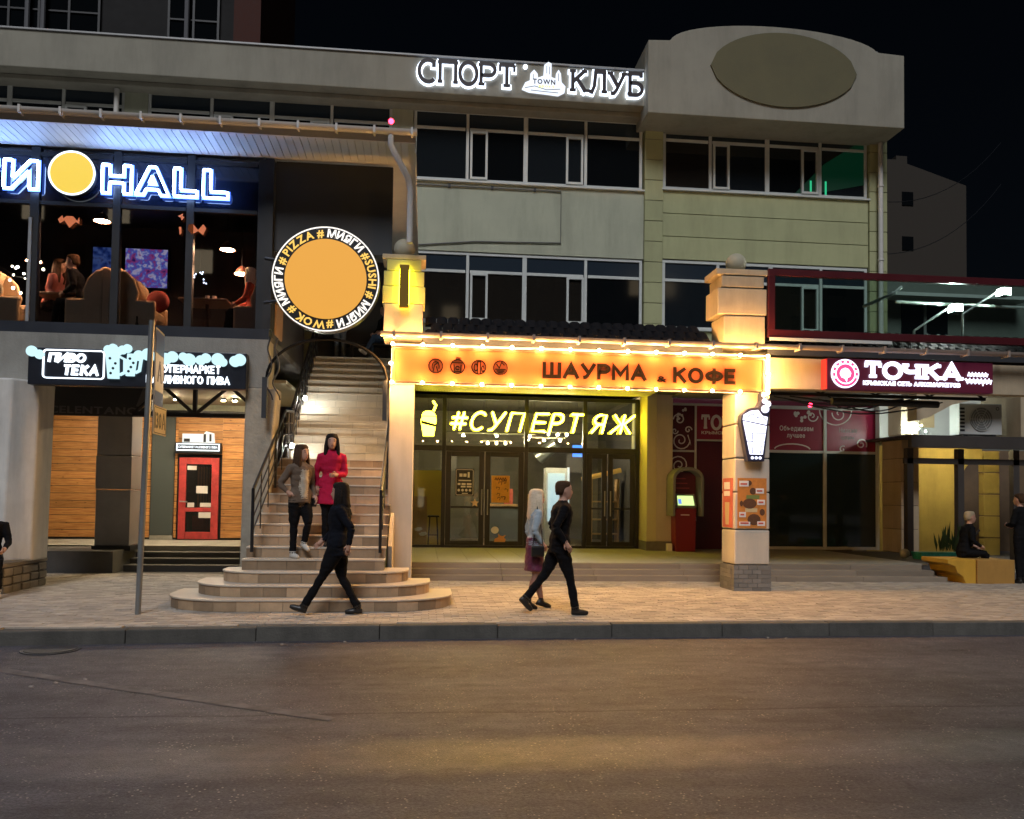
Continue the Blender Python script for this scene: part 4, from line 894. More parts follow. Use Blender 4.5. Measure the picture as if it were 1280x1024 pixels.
# ================================================================== STAIRCASE
S = thing('staircase', 'wide tiled staircase with three rounded bottom steps up to the hall', 'staircase', (-1.57, 12, .17))
SX0, SX1 = -2.60, -.55; CX = -1.55
def znum(n): return .17+.16*n
def round_outline(hw, yf, yb, rad):
    """front edge of a rounded step from one end to the other"""
    L = []
    for i in range(9):
        a = PI+ (PI/2)*i/8; L.append((CX-hw+rad*1.15+rad*1.15*math.cos(a), yf+rad+rad*math.sin(a)))
    for i in range(9):
        a = 1.5*PI+(PI/2)*i/8; L.append((CX+hw-rad*1.15+rad*1.15*math.cos(a), yf+rad+rad*math.sin(a)))
    return [(CX-hw, yb)]+L+[(CX+hw, yb)]
for n, (hw, yf, rad, yb) in enumerate(((1.98, 11.63, .85, 13.1), (1.66, 11.93, .75, 13.1), (1.34, 12.23, .55, 13.1)), 1):
    O = round_outline(hw, yf, yb, rad); z1 = znum(n)
    st = obj('step', MB().prism([(CX+(a-CX)*.992, b+.008) for a, b in O], z1-.165 if n > 1 else .1, z1-.025, 'Z'), DCONC, S)
    obj('tread', MB().prism([(CX+(a-CX)*1.008, b-.012) for a, b in O], z1-.024, z1, 'Z'), TREAD, st, bevel=.005)
    # riser tiles follow the edge
    P = [Vector((a, b)) for a, b in O]; d = [0]
    for p, q in zip(P, P[1:]): d.append(d[-1]+(q-p).length)
    def at(s):
        for i in range(len(P)-1):
            if s <= d[i+1]+1e-9: return P[i]+(P[i+1]-P[i])*((s-d[i])/max(1e-6, d[i+1]-d[i]))
        return P[-1]
    k = int(d[-1]/.30); L = d[-1]/k
    for i in range(k):
        pp = [at(i*L+.003+(L-.006)*j/3) for j in range(4)]; inn = [Vector((CX+(p.x-CX)*.985, p.y+.014)) for p in pp]
        obj('tile', MB().prism([tuple(p) for p in pp]+[tuple(p) for p in reversed(inn)], z1-.158, z1-.027, 'Z'), RISER, st)
def straight(n, yf, z0, z1, mat, tw, tmat, yb):
    st = obj('step', MB().box(SX0+.01, SX1-.01, yf+.016, yb, z0-.05, z1-.024), DCONC, S)
    bx('tread', SX0, SX1, yf-.012, yb, z1-.0235, z1, tmat, st)
    off = random.choice((0, .2, .1)); x = SX0-off
    while x < SX1-.02:
        a, b = max(x, SX0)+.0025, min(x+tw, SX1)-.0025
        if b-a > .03: bx('tile', a, b, yf, yf+.015, z0+.002, z1-.026, mat, st)
        x += tw
for n in range(4, 15):
    yf = 11.65+.3*(n-1); straight(n, yf, znum(n-1), znum(n), RISER, .42, TREAD, yf+.32 if n < 14 else 16.3)
h2 = .168; zb = znum(14)
for k in range(15): straight(k, 16.25+.235*k, zb+h2*k, zb+h2*(k+1), UPRISER, .42, UPRISER, 16.25+.235*(k+1)+.02)
bx('top_landing', -2.62, -.47, 19.79, 20.94, 4.8, zb+h2*15, CONC, S)
prof = [(13.5, .1), (15.5, .1), (19.9, 3.2), (19.9, 4.7), (16.4, 2.3), (15.5, 2.20), (13.5, .95)]
for xa in (SX0-.07, SX1+.005): obj('stringer', MB().prism(prof, xa, xa+.065, 'X'), PLASTER_P, S)
# railings
def railing(x, pts, n, label, mid=True):
    t = thing('stair_railing', label, 'railing', (x, pts[0][0], pts[0][1]-.9), 'black stair railings')
    P = [(x, a, b) for a, b in pts]; obj('handrail', MB().tube(P, .026, 8), BLACKMETAL, t, True)
    for k in (.25, .48, .70): obj('rail', MB().tube([(p[0], p[1], p[2]-.9*k) for p in P], .012, 6), BLACKMETAL, t)
    for i in range(n):
        s = i/(n-1)*(len(P)-1); j = min(int(s), len(P)-2); f_ = s-j; q = Vector(P[j]).lerp(Vector(P[j+1]), f_)
        obj('post' if i % 3 == 0 else 'baluster', MB().tube([(q.x, q.y, q.z-.92), (q.x, q.y, q.z)], .026 if i % 3 == 0 else .010, 6), BLACKMETAL, t)
LZ = lambda y: .17+.16*(1+(y-11.65)/.3)
railing(-2.50, [(12.75, LZ(12.75)+.9), (15.5, LZ(15.5)+.88), (16.3, zb+.92)], 10, 'black railing beside the slate pillar on the lower flight'); railing(-.63, [(12.75, LZ(12.75)+.9), (15.5, LZ(15.5)+.88), (16.3, zb+.92)], 10, 'black railing beside the plain column on the lower flight')
railing(-2.52, [(16.35, zb+1.0), (19.8, zb+h2*15+.92)], 13, 'black railing with step lamps on the upper flight'); railing(-.62, [(16.35, zb+1.0), (19.8, zb+h2*15+.92)], 13, 'plain black railing on the upper flight below the sitting person')
for (yy, zz, lb) in ((17.3, 3.72, 'bright step lamp clipped on the railing of the upper flight'), (15.75, 2.66, 'bright step lamp clipped on the railing above the landing')):
    t = thing('step_lamp', lb, 'lamp', (-2.45, yy, zz), 'lamps on the stair railing')
    obj('lamp_case', MB().tube([(-2.50, yy, zz), (-2.44, yy, zz-.01)], .05, 12), BLACKMETAL, t); obj('lamp_lens', MB().ball((-2.42, yy, zz-.012), .042, 12, 8), E_SPOT, t)
ar = thing('metal_arch', 'thin dark metal arch spanning the stairs under the round sign', 'arch', (-1.6, 14, 3.6))
obj('arch_bar', MB().tube([(-1.62+.98*math.cos(math.radians(a)), 14.12, 3.66+.68*math.sin(math.radians(a))) for a in range(0, 181, 9)], .024, 8), M('dull_black', (.008, .007, .006), .8, spec=.1), ar, True)
bx('side_post', -2.66, -2.58, 14.06, 14.14, 3.0, 3.67, DARKMETAL, ar); bx('side_post', -.70, -.63, 14.06, 14.14, 3.0, 3.67, DARKMETAL, ar)
for i, xx in enumerate((-2.56, -2.44)): obj('scroll', MB().tube([(xx+.07*math.cos(t*.6)*(1-t/26), 14.1, 3.3+.055*t+.02*math.sin(t*.6)) for t in range(20)], .014, 6), DARKMETAL, ar)
bx('upper_panel', -2.63, -.62, 14.70, 14.76, 5.95, 7.515, MATS['slate_panel'], V)

# ================================================================== SIGNS
# --- round lit sign over the stairs
rs = thing('round_sign', 'round black and orange lit sign with ring lettering above the stairs', 'sign', (-1.66, 14.05, 4.43))
cx, cz, R_ = -1.66, 5.31, .88
obj('drum', MB().disc(cx, cz, R_, 13.98, 14.16, 64), BLACK, rs); obj('rim', MB().ring(cx, cz, .852, .872, 13.972, 13.9795, 64), E_SIGNWARM, rs)
obj('lit_disc', MB().disc(cx, cz, .665, 13.968, 13.979, 64), E_ORANGE, rs)
obj('bracket', MB().tube([(-2.7, 14.3, 5.7), (-2.2, 14.17, 5.6)], .03, 8), BLACKMETAL, rs); obj('bracket', MB().tube([(-2.7, 14.3, 4.95), (-2.2, 14.17, 5.0)], .03, 8), BLACKMETAL, rs)
for a in (100, 194, 282, 8):
    q = math.radians(a); obj('seam', MB().ribbon([(cx+.672*math.cos(q), cz+.672*math.sin(q)), (cx+.85*math.cos(q), cz+.85*math.sin(q))], .006, 13.9745, 13.9795), GREYMETAL, rs)
for k in range(12):
    q = 2*PI*k/12+.2; obj('rivet', MB().disc(cx+.838*math.cos(q), cz+.838*math.sin(q), .007, 13.974, 13.9795, 8), GREYMETAL, rs)
seq = '# PIZZA # МИЯГИ #SUSHI # МИЯГИ #WOK # МИЯГИ '
def wch(c):
    if c == ' ': return .24
    vs, _ = glyph(c, .028); return max(v[0] for v in vs)-min(v[0] for v in vs)+.10
tot = sum(wch(c) for c in seq); ang = math.radians(164); word = ''
inwhite = False; h_ = .135; sc_ = h_/.758
for i, c in enumerate(seq):
    wv = wch(c); da = 2*PI*wv/tot
    if c != ' ':
        vs, fs = glyph(c, .028); x0 = min(v[0] for v in vs); th = ang-da/2; m = MB()
        kx = .76*da/wv
        out = []
        for v in vs:
            a = (v[0]-x0-(wv-.10)/2)*kx; r = .695+(v[1]+.028)*sc_
            out.append((cx+r*math.cos(th)+a*math.sin(th), 13.979-.006*(v[2]+.5), cz+r*math.sin(th)-a*math.cos(th)))
        m.add(out, fs); obj('letter', m, E_SIGNWARM if c in 'МИЯГ' else E_AMBERL, rs)
    ang -= da
# --- neon hall lettering on the pavilion
hs_ = thing('hall_sign', 'blue white neon outline letters on the pavilion glazing', 'sign', (-5.2, 14.5, 6.7))
def outline(name, polys, x0, z0, w, h, y=14.52):
    m = MB()
    for P in polys:
        PP = []
        for (a, b), (c, d) in zip(P, P[1:]+P[:1]):
            for k in (.06, .5, .94): PP.append((x0+(a+(c-a)*k)*w, y, z0+(b+(d-b)*k)*h))
        m.tube(PP, .0145, 8, closed=True)
    lo = obj(name, m, E_BLUECORE, hs_, True)
    m2 = MB()
    for P in polys: m2.ribbon([(x0+a*w, z0+b*h) for a, b in P], .05, y+.05, y+.06, True)
    obj('halo_ribbon', m2, E_BLUE, lo)  # glowing ribbon behind the tubes paints in their blue halo
    for dx in (.2, .8): bx('standoff', x0+dx*w-.008, x0+dx*w+.008, y+.06, 14.645, z0+.02*h, z0+.05*h, BLACKMETAL, lo)
H = [[(0, 0), (.26, 0), (.26, .38), (.74, .38), (.74, 0), (1, 0), (1, 1), (.74, 1), (.74, .62), (.26, .62), (.26, 1), (0, 1)]]
A = [[(0, 0), (.24, 0), (.32, .2), (.68, .2), (.76, 0), (1, 0), (.6, 1), (.4, 1)], [(.4, .4), (.6, .4), (.5, .68)]]
Lt = [[(0, 0), (1, 0), (1, .22), (.3, .22), (.3, 1), (0, 1)]]
I_ = [[(0, 0), (.24, 0), (.74, .66), (.74, 0), (1, 0), (1, 1), (.76, 1), (.26, .34), (.26, 1), (0, 1)]]
G_ = [[(0, 0), (.3, 0), (.3, .78), (1, .78), (1, 1), (0, 1)]]
outline('letter', H, -5.44, 6.76, .47, .48); outline('letter', A, -4.90, 6.76, .54, .48); outline('letter', Lt, -4.28, 6.76, .38, .48); outline('letter', Lt, -3.80, 6.76, .41, .48)
outline('letter', I_, -7.0, 6.76, .54, .48); outline('letter', G_, -7.5, 6.76, .40, .48)
yd = thing('disc_sign', 'round yellow lit disc with a white rim between the neon letters', 'sign', (-5.91, 14.5, 6.68))
obj('drum', MB().disc(-5.91, 7.05, .37, 14.50, 14.60, 48), BLACK, yd); obj('lit_disc', MB().disc(-5.91, 7.05, .345, 14.49, 14.499, 48), E_YDISC, yd); obj('rim', MB().ring(-5.91, 7.05, .346, .375, 14.484, 14.499, 48), E_SIGNW, yd)
# --- beer shop sign
ps = thing('beer_shop_sign', 'black lit sign board with foam bubbles and beer mugs', 'sign', (-4.6, 14.2, 3.47))
bx('board', -6.33, -2.93, 14.12, 14.33, 3.46, 4.06, NAVY, ps, bevel=.01)
def rrect(x0, x1, z0, z1, r): return arc(x1-r, z1-r, r, r, 90, 0, 5)+arc(x1-r, z0+r, r, r, 0, -90, 5)+arc(x0+r, z0+r, r, r, 270, 180, 5)+arc(x0+r, z1-r, r, r, 180, 90, 5)
obj('border', MB().ribbon(rrect(-6.09, -5.16, 3.57, 4.02, .05), .018, 14.09, 14.119, True), E_WHITE, ps)
stroke_line('letter', 'ПИВО', -6.02, -5.45, 3.825, 3.975, 14.119, .03, .036, E_WHITE, ps, .26, .15); stroke_line('letter', 'ТЕКА', -5.80, -5.24, 3.62, 3.79, 14.119, .03, .036, E_WHITE, ps, .26, .12)
nb = [(-6.27, 3.99, .085), (-6.15, 3.94, .075)]+[(-5.10+.075*i, 4.05+.03*math.sin(i*2.1), .07) for i in range(5)]+[(-4.62+.135*i+.03*math.sin(i*3), 3.965+.028*math.sin(i*1.7)-.004*i, .085+.018*math.sin(i*2.3)) for i in range(13)]
for i, (a, b, r) in enumerate(nb): obj('bubble', MB().disc(a, b, r, 14.085-.0008*i, 14.119, 20), E_BUBBLE, ps)
def mug(x, z, w_, h, t_):
    def T(a, b): return (x+a*w_+t_*b, z+b*h)
    mg = obj('mug', MB().prism([T(.08, 0), T(.92, 0), T(1, 1), T(0, 1)], 14.06, 14.119), E_BUBBLE, ps)
    for k in range(4): obj('bubble_dot', MB().disc(*T(.55+.2*((k*37) % 3-1), .2+.19*k), .022, 14.052, 14.0595, 8), BLACK, mg)
    obj('handle', MB().ribbon([T(1.05, .85), T(1.45, .75), T(1.4, .25), T(1.0, .15)], .035, 14.06, 14.119), E_BUBBLE, mg)
mug(-5.10, 3.58, .2, .42, -.03); mug(-4.82, 3.63, .15, .36, .03)
stroke_line('letter', 'СУПЕРМАРКЕТ', -4.33, -3.33, 3.705, 3.835, 14.119, .025, .022, E_WHITE, ps, .26); stroke_line('letter', 'РАЗЛИВНОГО ПИВА', -4.50, -3.18, 3.53, 3.66, 14.119, .025, .022, E_WHITE, ps, .26)
# --- shawarma and coffee sign with bulbs
ss = thing('shawarma_sign', 'long orange sign board with dark lettering framed by warm bulbs', 'sign', (2.7, 14.2, 3.63))
bx('board', -.52, 5.90, 14.19, 14.238, 3.70, 4.23, SIGNORANGE, ss)
for (a, b, c, d) in ((-.56, 5.94, 4.231, 4.255), (-.56, 5.94, 3.675, 3.699), (-.56, -.525, 3.70, 4.23), (5.905, 5.94, 3.70, 4.23)): bx('trim', a, b, 14.17, 14.238, c, d, M('brown_trim', (.10, .035, .012), .6), ss)
stroke_line('letter', 'ШАУРМА', 1.99, 3.82, 3.80, 4.08, 14.189, .02, .062, SIGNDARK, ss, .28); text_line('letter', '&', 4.0, 4.17, 3.79, 3.90, 14.189, .02, SIGNDARK, ss, .008, .1, 0, True); stroke_line('letter', 'КОФЕ', 4.27, 5.44, 3.78, 4.06, 14.189, .02, .06, SIGNDARK, ss, .28)
for i, xx in enumerate((.17, .54, .90, 1.27)):
    ic = obj('food_icon', MB().ring(xx, 3.955, .108, .128, 14.174, 14.189, 28), SIGNDARK, ss)
    P = [[arc(xx, 3.94, .06, .09, 200, -20, 8), [(xx-.04, 3.86), (xx-.02, 3.97), (xx+.05, 4.02)], [(xx+.04, 3.86), (xx+.01, 3.95)]],
         [[(xx-.09, 4.02), (xx+.09, 4.02)], [(xx-.06, 3.99), (xx-.05, 3.87), (xx+.05, 3.87), (xx+.06, 3.99)], [(xx-.03, 4.05), (xx-.02, 4.11), (xx+.05, 4.1)], arc(xx, 3.93, .03, .03, 0, 330, 8)],
         [[(xx-.02, 3.85), (xx-.02, 4.05), (xx+.03, 4.05), (xx+.03, 3.85)], arc(xx-.05, 3.95, .03, .06, 0, 330, 8), arc(xx+.07, 3.93, .02, .05, 0, 330, 8)],
         [[(xx-.09, 3.93), (xx+.09, 3.93)], [(xx-.07, 4.02), (xx-.02, 3.95), (xx+.02, 4.05), (xx+.07, 4.0)], [(xx-.06, 3.90), (xx+.06, 3.90)], [(xx-.04, 3.87), (xx+.04, 3.87)]]][i]
    for k, p in enumerate(P): obj('icon_stroke', MB().ribbon(p, .016, 14.174+.0005*k, 14.189), SIGNDARK, ic)
spots = [(-.55+i*.5, 4.285) for i in range(14)]+[(-.55+i*.5, 3.645) for i in range(14)]+[(-.575, 3.96), (5.965, 3.96)]
for i, (a, b) in enumerate(spots):
    bb = obj('bulb', MB().ball((a, 14.055, b), .024, 12, 8), E_BULB, ss, True)
    obj('socket', MB().tube([(a, 14.079, b), (a, 14.19, b)], .012, 8), BLACK, bb)
obj('bulb_cord', MB().tube([(-.57, 14.185, 3.66), (5.96, 14.185, 3.66), (5.96, 14.185, 4.27), (-.57, 14.185, 4.27)], .009, 6, closed=True), BLACK, ss)
# --- yellow neon on the snack bar glass
ns = thing('yellow_neon_sign', 'slanted yellow neon lettering hung across the snack bar glass', 'sign', (2.7, 21.2, 3.42))
def fx(px): # photograph measure along the shopfront to metres
    return .50+(px-555)*.02026+(px-555)**2*1.3e-6
for c, (a, b) in zip('#СУПЕРТЯЖ', ((561, 579), (586, 602), (609, 625), (633, 649), (664, 679), (686, 699), (709, 722), (739, 752), (763, 787))):
    xa, xb = fx(a), fx(b); wv, strokes = ST[c]; m = MB()
    for s in strokes:
        pts = [(xa+(u/wv)*(xb-xa)+.12*v, 21.20, 3.45+.45*v) for u, v in s]
        m.tube(pts, .030, 8)
        for q in (pts[0], pts[-1]): m.ball(q, .030, 8, 6)
    obj('letter', m, E_YELLOW, ns, True)
for a, b in ((.45, 2.5), (2.68, 4.02), (4.2, 5.4)): bx('mount_bar', a, b, 21.235, 21.25, 3.40, 3.415, BLACKMETAL, ns)
for a in (.6, 1.5, 2.4, 2.8, 3.9, 4.4, 5.3): obj('hanger', MB().tube([(a, 21.24, 3.41), (a, 21.24, 4.25)], .005, 5), BLACKMETAL, ns)
cs = thing('yellow_cup_sign', 'yellow neon takeaway cup hung on the shopfront glass', 'sign', (.05, 21.2, 3.25))
obj('cup', MB().prism([(-.03, 3.27), (.24, 3.27), (.30, 3.68), (.28, 3.76), (-.06, 3.76), (-.10, 3.66)], 21.17, 21.21), M('cup_neon', (.1, .1, .1), .5, emit=(1.0, .88, .05), es=9), cs)
obj('lid', MB().prism([(-.07, 3.78)]+arc(.1, 3.78, .17, .13, 170, 10, 8)+[(.29, 3.78)], 21.17, 21.21), MATS['cup_neon'], cs)
obj('straw', MB().tube([(.22, 21.19, 3.9), (.28, 21.19, 4.05), (.20, 21.19, 4.16)], .028, 8), MATS['cup_neon'], cs, True)
obj('sleeve', MB().prism([(-.08, 3.58), (.28, 3.50), (.29, 3.56), (-.09, 3.66)], 21.16, 21.169), BLACK, cs)
obj('hanger', MB().tube([(.1, 21.2, 3.9), (.1, 21.24, 4.25)], .006, 5), BLACKMETAL, cs)
# --- white cup light box on the square column
cl = thing('white_cup_lightbox', 'white lit takeaway cup sign with dark outline on the square column', 'sign', (5.74, 14.2, 2.45))
cupo = [(5.62, 2.44), (5.92, 2.44), (6.00, 3.16), (6.02, 3.30), (6.05, 3.45), (5.99, 3.57), (5.93, 3.66), (5.86, 3.66), (5.85, 3.50), (5.80, 3.40), (5.62, 3.36), (5.50, 3.24), (5.49, 3.14)]
obj('case', MB().prism([(a, b) for a, b in cupo], 14.13, 14.29), M('cup_case', (.03, .03, .06), .4), cl, bevel=.01)
obj('lit_body', MB().prism([(5.655, 2.56), (5.885, 2.56), (5.955, 3.06), (5.53, 3.14)], 14.118, 14.129), E_VIOLET, cl)
obj('lit_foam', MB().prism([(5.525, 3.16), (5.955, 3.085), (5.975, 3.22), (5.88, 3.24), (5.80, 3.34), (5.66, 3.32), (5.54, 3.25)], 14.118, 14.129), E_VIOLET, cl)
for a, b, r in ((5.93, 3.36, .07), (5.985, 3.45, .05), (5.92, 3.50, .045), (5.90, 3.60, .035)): obj('lit_puff', MB().disc(a, b, r, 14.117, 14.129, 16), E_VIOLET, cl)
for k, p in enumerate(([(5.58, 2.93), (5.93, 2.93)], [(5.60, 2.78), (5.92, 2.78)], [(5.69, 2.78), (5.70, 2.92)], [(5.70, 2.57), (5.69, 2.72)], [(5.84, 2.57), (5.86, 2.72)], arc(5.7, 3.16, .1, .1, 170, 20, 8), arc(5.85, 3.12, .1, .1, 150, 10, 8))): obj('dark_line', MB().ribbon(p, .012, 14.110+.0004*k, 14.117), MATS['cup_case'], cl)
for k in range(3): obj('lit_mark', MB().disc(5.70+k*.07, 2.50, .025, 14.118, 14.129, 12), E_VIOLET, cl)
# --- posters on the square column
def poster(name, label, x0, x1, z0, z1, y, base, group=None, txt=None):
    t = thing(name, label, 'poster', ((x0+x1)/2, y, z0), group)
    bx('sheet', x0, x1, y-.008, y, z0, z1, base, t)
    return t
pp = poster('menu_poster', 'orange menu poster with food pictures on the square column', 5.50, 6.03, 1.27, 2.15, 14.299, ORANGEPRINT)
rnd = random.Random(3)
for i, (a, b, w_, h) in enumerate(((5.53, 2.0, .17, .1), (5.83, 1.88, .15, .09), (5.86, 1.68, .14, .09), (5.53, 1.46, .12, .09), (5.86, 1.31, .14, .08), (5.53, 1.31, .2, .07))):
    bx('price_tag', a, a+w_, 14.286, 14.2905, b, b+h, PALEPRINT, pp); bx('price_print', a+.02, a+w_-.03, 14.283, 14.2855, b+.03, b+.06, REDPRINT, pp)
for i, (a, b, r, s) in enumerate(((5.57, 1.70, .05, .6), (5.72, 1.70, .09, 1.4), (5.78, 1.92, .06, 1), (5.80, 1.42, .10, 1.2), (5.95, 1.55, .06, .8), (5.70, 2.06, .05, 1.2))): obj('food_print', MB().disc(a, b, r, 14.2875, 14.2907, 14, s), BROWNPRINT, pp)
bx('cream_print', 5.64, 5.86, 14.2892, 14.2908, 1.55, 1.62, M('cream', (.55, .42, .22), .7), pp); bx('cream_print', 5.66, 5.9, 14.2892, 14.2908, 1.78, 1.85, M('green_food', (.16, .20, .05), .7), pp)
sp_ = thing('side_poster', 'narrow red poster on the side of the square column', 'poster', (5.44, 14.6, 1.27)); bx('sheet', 5.438, 5.447, 14.38, 14.86, 1.27, 2.15, REDPRINT, sp_)
for a, b in ((1.95, 2.08), (1.83, 1.92)): bx('price_tag', 5.433, 5.4375, 14.5, 14.78, a, b, PALEPRINT, sp_)
obj('drink_print', MB().prism([(14.55, 1.32), (14.70, 1.32), (14.74, 1.72), (14.52, 1.72)], 5.434, 5.4375, 'X'), M('cream', (.55, .42, .22), .7), sp_)
# --- maroon shop sign
ts = thing('maroon_shop_sign', 'maroon sign box with white lit lettering and a round pink emblem', 'sign', (8.6, 14.2, 3.74))
bx('box', 7.06, 10.19, 14.10, 14.30, 3.74, 4.29, M('sign_maroon', (.10, .012, .022), .4, emit=(.12, .01, .06), es=.10), ts, bevel=.008)
bx('edge_light', 7.04, 7.058, 14.10, 14.3, 3.75, 4.28, M('red_edge', (.2, .01, .01), .5, emit=(1, .03, .03), es=.4), ts)
em = obj('emblem', MB().disc(7.38, 4.02, .255, 14.075, 14.099, 48), E_VIOLET, ts); obj('emblem_ring', MB().ring(7.38, 4.02, .19, .232, 14.066, 14.0745, 48), E_PINK, em); obj('emblem_core', MB().disc(7.38, 4.02, .165, 14.066, 14.0745, 32), E_PINK, em)
obj('animal_head', MB().prism([(7.27, 4.02), (7.30, 4.09), (7.37, 4.12), (7.43, 4.10), (7.48, 4.03), (7.46, 3.96), (7.41, 3.94), (7.40, 3.87), (7.36, 3.93), (7.30, 3.95)], 14.058, 14.0655), E_VIOLET, em)
for k in range(9):
    a = math.radians(200-k*27); bx('emblem_mark', 7.38+.21*math.cos(a)-.02, 7.38+.21*math.cos(a)+.02, 14.060, 14.0655, 4.02+.21*math.sin(a)-.02, 4.02+.21*math.sin(a)+.02, E_VIOLET, em)
xx = 7.76
for c, wv in zip('ТОЧКА', (.30, .33, .29, .32, .36)):
    obj('letter', slab(c, xx, 3.965, wv/ST[c][0]*.92, .26, 14.099, .03, .066, .004), E_VIOLET, ts); xx += wv+.055
text_line('subtitle_letter', 'КРЫМСКАЯ СЕТЬ АЛКОМАРКЕТОВ', 7.72, 9.55, 3.83, 3.905, 14.099, .02, E_VIOLET, ts, .035, .05, 0, True)
for k in range(6): obj('script_mark', MB().ribbon([(9.70+.064*k, 4.04), (9.72+.064*k, 4.10), (9.745+.064*k, 4.045), (9.76+.064*k, 4.09)], .018, 14.079, 14.099), E_VIOLET, ts)
for k in range(7): obj('script_mark', MB().ribbon([(9.64+.074*k, 3.92+(.06 if k == 0 else 0)), (9.66+.074*k, 3.99), (9.69+.074*k, 3.92-(.03 if k == 4 else 0)), (9.705+.074*k, 3.98)], .022, 14.079, 14.099), E_VIOLET, ts)
# --- sport club letters on the parapet
sc = thing('sport_club_sign', 'dark slab letters with white halo light on the roof parapet', 'sign', (2.6, 20.5, 11.93))
def slabline(word, x0, x1, z, h, t):
    tot = sum(ST[c][0] for c in word); gap = .17; k = (x1-x0)/(tot+gap*(len(word)-1)+.06); x = x0
    for c in word:
        l = obj('letter', slab(c, x, z, k, h, 20.50, .05, t), M('letter_face', (.03, .02, .025), .5), sc)
        obj('halo_tray', slab(c, x, z, k, h, 20.56, .02, t, .034), E_HALO, l)
        x += (ST[c][0]+gap)*k
slabline('СПОРТ', -.28, 2.12, 11.97, .55, .088); slabline('КЛУБ', 3.52, 5.38, 11.97, .55, .088)
tl = thing('skyline_emblem', 'white lit skyline emblem between the two halo words', 'sign', (2.9, 20.5, 11.9))
sk = [(2.28, 11.97), (2.45, 11.91), (2.95, 11.88), (3.2, 11.86), (3.36, 11.95), (3.38, 12.1), (3.28, 12.2), (3.26, 12.42), (3.20, 12.52), (3.14, 12.42), (3.13, 12.28), (3.02, 12.32), (3.02, 12.66), (2.94, 12.70), (2.84, 12.62), (2.82, 12.34), (2.68, 12.28), (2.67, 12.38), (2.58, 12.48), (2.49, 12.38), (2.48, 12.2), (2.36, 12.14)]
obj('lit_panel', MB().prism(sk, 20.52, 20.58), M('emblem_light', (.1, .1, .1), .5, emit=(.78, .86, 1), es=1.0), tl)
for k, p in enumerate(([(2.35, 12.0), (2.6, 12.06), (2.9, 11.98), (3.25, 12.02)], [(2.5, 11.95), (2.9, 11.93), (3.2, 11.92)], [(2.9, 12.4), (2.9, 12.6)], [(2.97, 12.38), (2.97, 12.58)], [(2.56, 12.22), (2.56, 12.36)], [(3.2, 12.22), (3.2, 12.42)])): obj('dark_line', MB().ribbon(p, .014, 20.512+.0005*k, 20.5195), BLACK, tl)
text_line('lettering', 'TOWN', 2.55, 3.12, 12.12, 12.25, 20.5195, .006, MATS['letter_face'], tl, .03); text_line('lettering', 'sport', 2.70, 3.10, 12.04, 12.12, 20.5195, .006, E_LIME, tl, .02)
obj('lit_dot', MB().disc(2.36, 12.55, .055, 20.53, 20.58, 16), E_HALO, tl); obj('dark_dot', MB().ring(2.36, 12.55, .02, .032, 20.523, 20.5295, 16), BLACK, tl)

# ================================================================== PAPERS ON THE SNACK BAR DOORS
pb_ = thing('hours_poster', 'black opening hours poster with white print on the glass door', 'poster', (1.02, 21.25, 1.75))
bx('sheet', .80, 1.27, 21.272, 21.28, 1.78, 2.46, BLACK, pb_); obj('border', MB().ribbon(rrect(.82, 1.25, 1.80, 2.44, .03), .012, 21.268, 21.2715, True), PALEPRINT, pb_)
for a, b, c, d in ((.90, .98, 2.26, 2.34), (1.0, 1.08, 2.26, 2.34), (1.11, 1.16, 2.24, 2.38), (.88, 1.2, 2.15, 2.18), (.86, .93, 2.05, 2.10), (.96, 1.06, 2.05, 2.10), (1.09, 1.21, 2.05, 2.10), (.94, 1.06, 1.99, 2.03), (1.09, 1.21, 1.99, 2.03), (.97, 1.12, 1.83, 1.85)): bx('print', a, b, 21.269, 21.2715, c, d, PALEPRINT, pb_)
for k in range(4): obj('print', MB().disc(.89+k*.095, 1.92, .034, 21.269, 21.2715, 12), PALEPRINT, pb_)
po = thing('sale_poster', 'bright orange poster with sketchy dark print on the glass door', 'poster', (1.94, 21.25, 1.62))
bx('sheet', 1.72, 2.18, 21.272, 21.28, 1.62, 2.30, M('amber_print', (.70, .34, .04), .6, var=.2, scale=9), po)
for k in range(9):
    a, b = 1.76+.36*rnd.random(), 1.70+.5*rnd.random(); obj('print', MB().ribbon([(a, b), (a+.05*rnd.random()-.02, b+.04), (a+.08, b+.05*rnd.random()), (a+.06, b-.04)], .014, 21.2685+.0002*k, 21.2715), BROWNPRINT, po)
obj('print', MB().ribbon([(1.80+.03*k, 2.21+(.03 if k % 2 else -.02)) for k in range(11)], .022, 21.268, 21.2715), BROWNPRINT, po)
star = [(1.30+.11*(1 if i % 2 == 0 else .48)*math.sin(2*PI*i/10), 1.60+.11*(1 if i % 2 == 0 else .48)*math.cos(2*PI*i/10)) for i in range(10)]
tag(obj('star_sticker', MB().prism(star, 21.27, 21.275), M('star_print', (.7, .5, .3), .6)), 'pale star sticker on the glass door', 'sticker')
tag(obj('animal_sticker', MB().prism([(1.80, .62), (2.08, .62), (2.1, .70), (2.05, .72), (2.10, .80), (2.02, .77), (1.96, .78), (1.90, .84), (1.91, .74), (1.82, .70)], 21.27, 21.275), M('fox_print', (.65, .30, .10), .6)), 'small orange and white animal sticker low on the glass door', 'sticker')
tag(obj('bubble_sticker', MB().disc(1.82, .92, .09, 21.27, 21.275, 16, 1.1), PALEPRINT), 'white speech bubble sticker low on the glass door', 'sticker')
for i, (a, b) in enumerate(((-.14, .92), (-.02, .80))): tag(obj('paint_splash', MB().prism([(a-.08, b), (a, b+.04), (a+.10, b+.05), (a+.14, b-.01), (a+.05, b-.05), (a-.04, b-.05)], 21.53, 21.545), PALEPRINT), ('white paint splash high on the plywood board', 'white paint splash low on the plywood board')[i], 'splash')

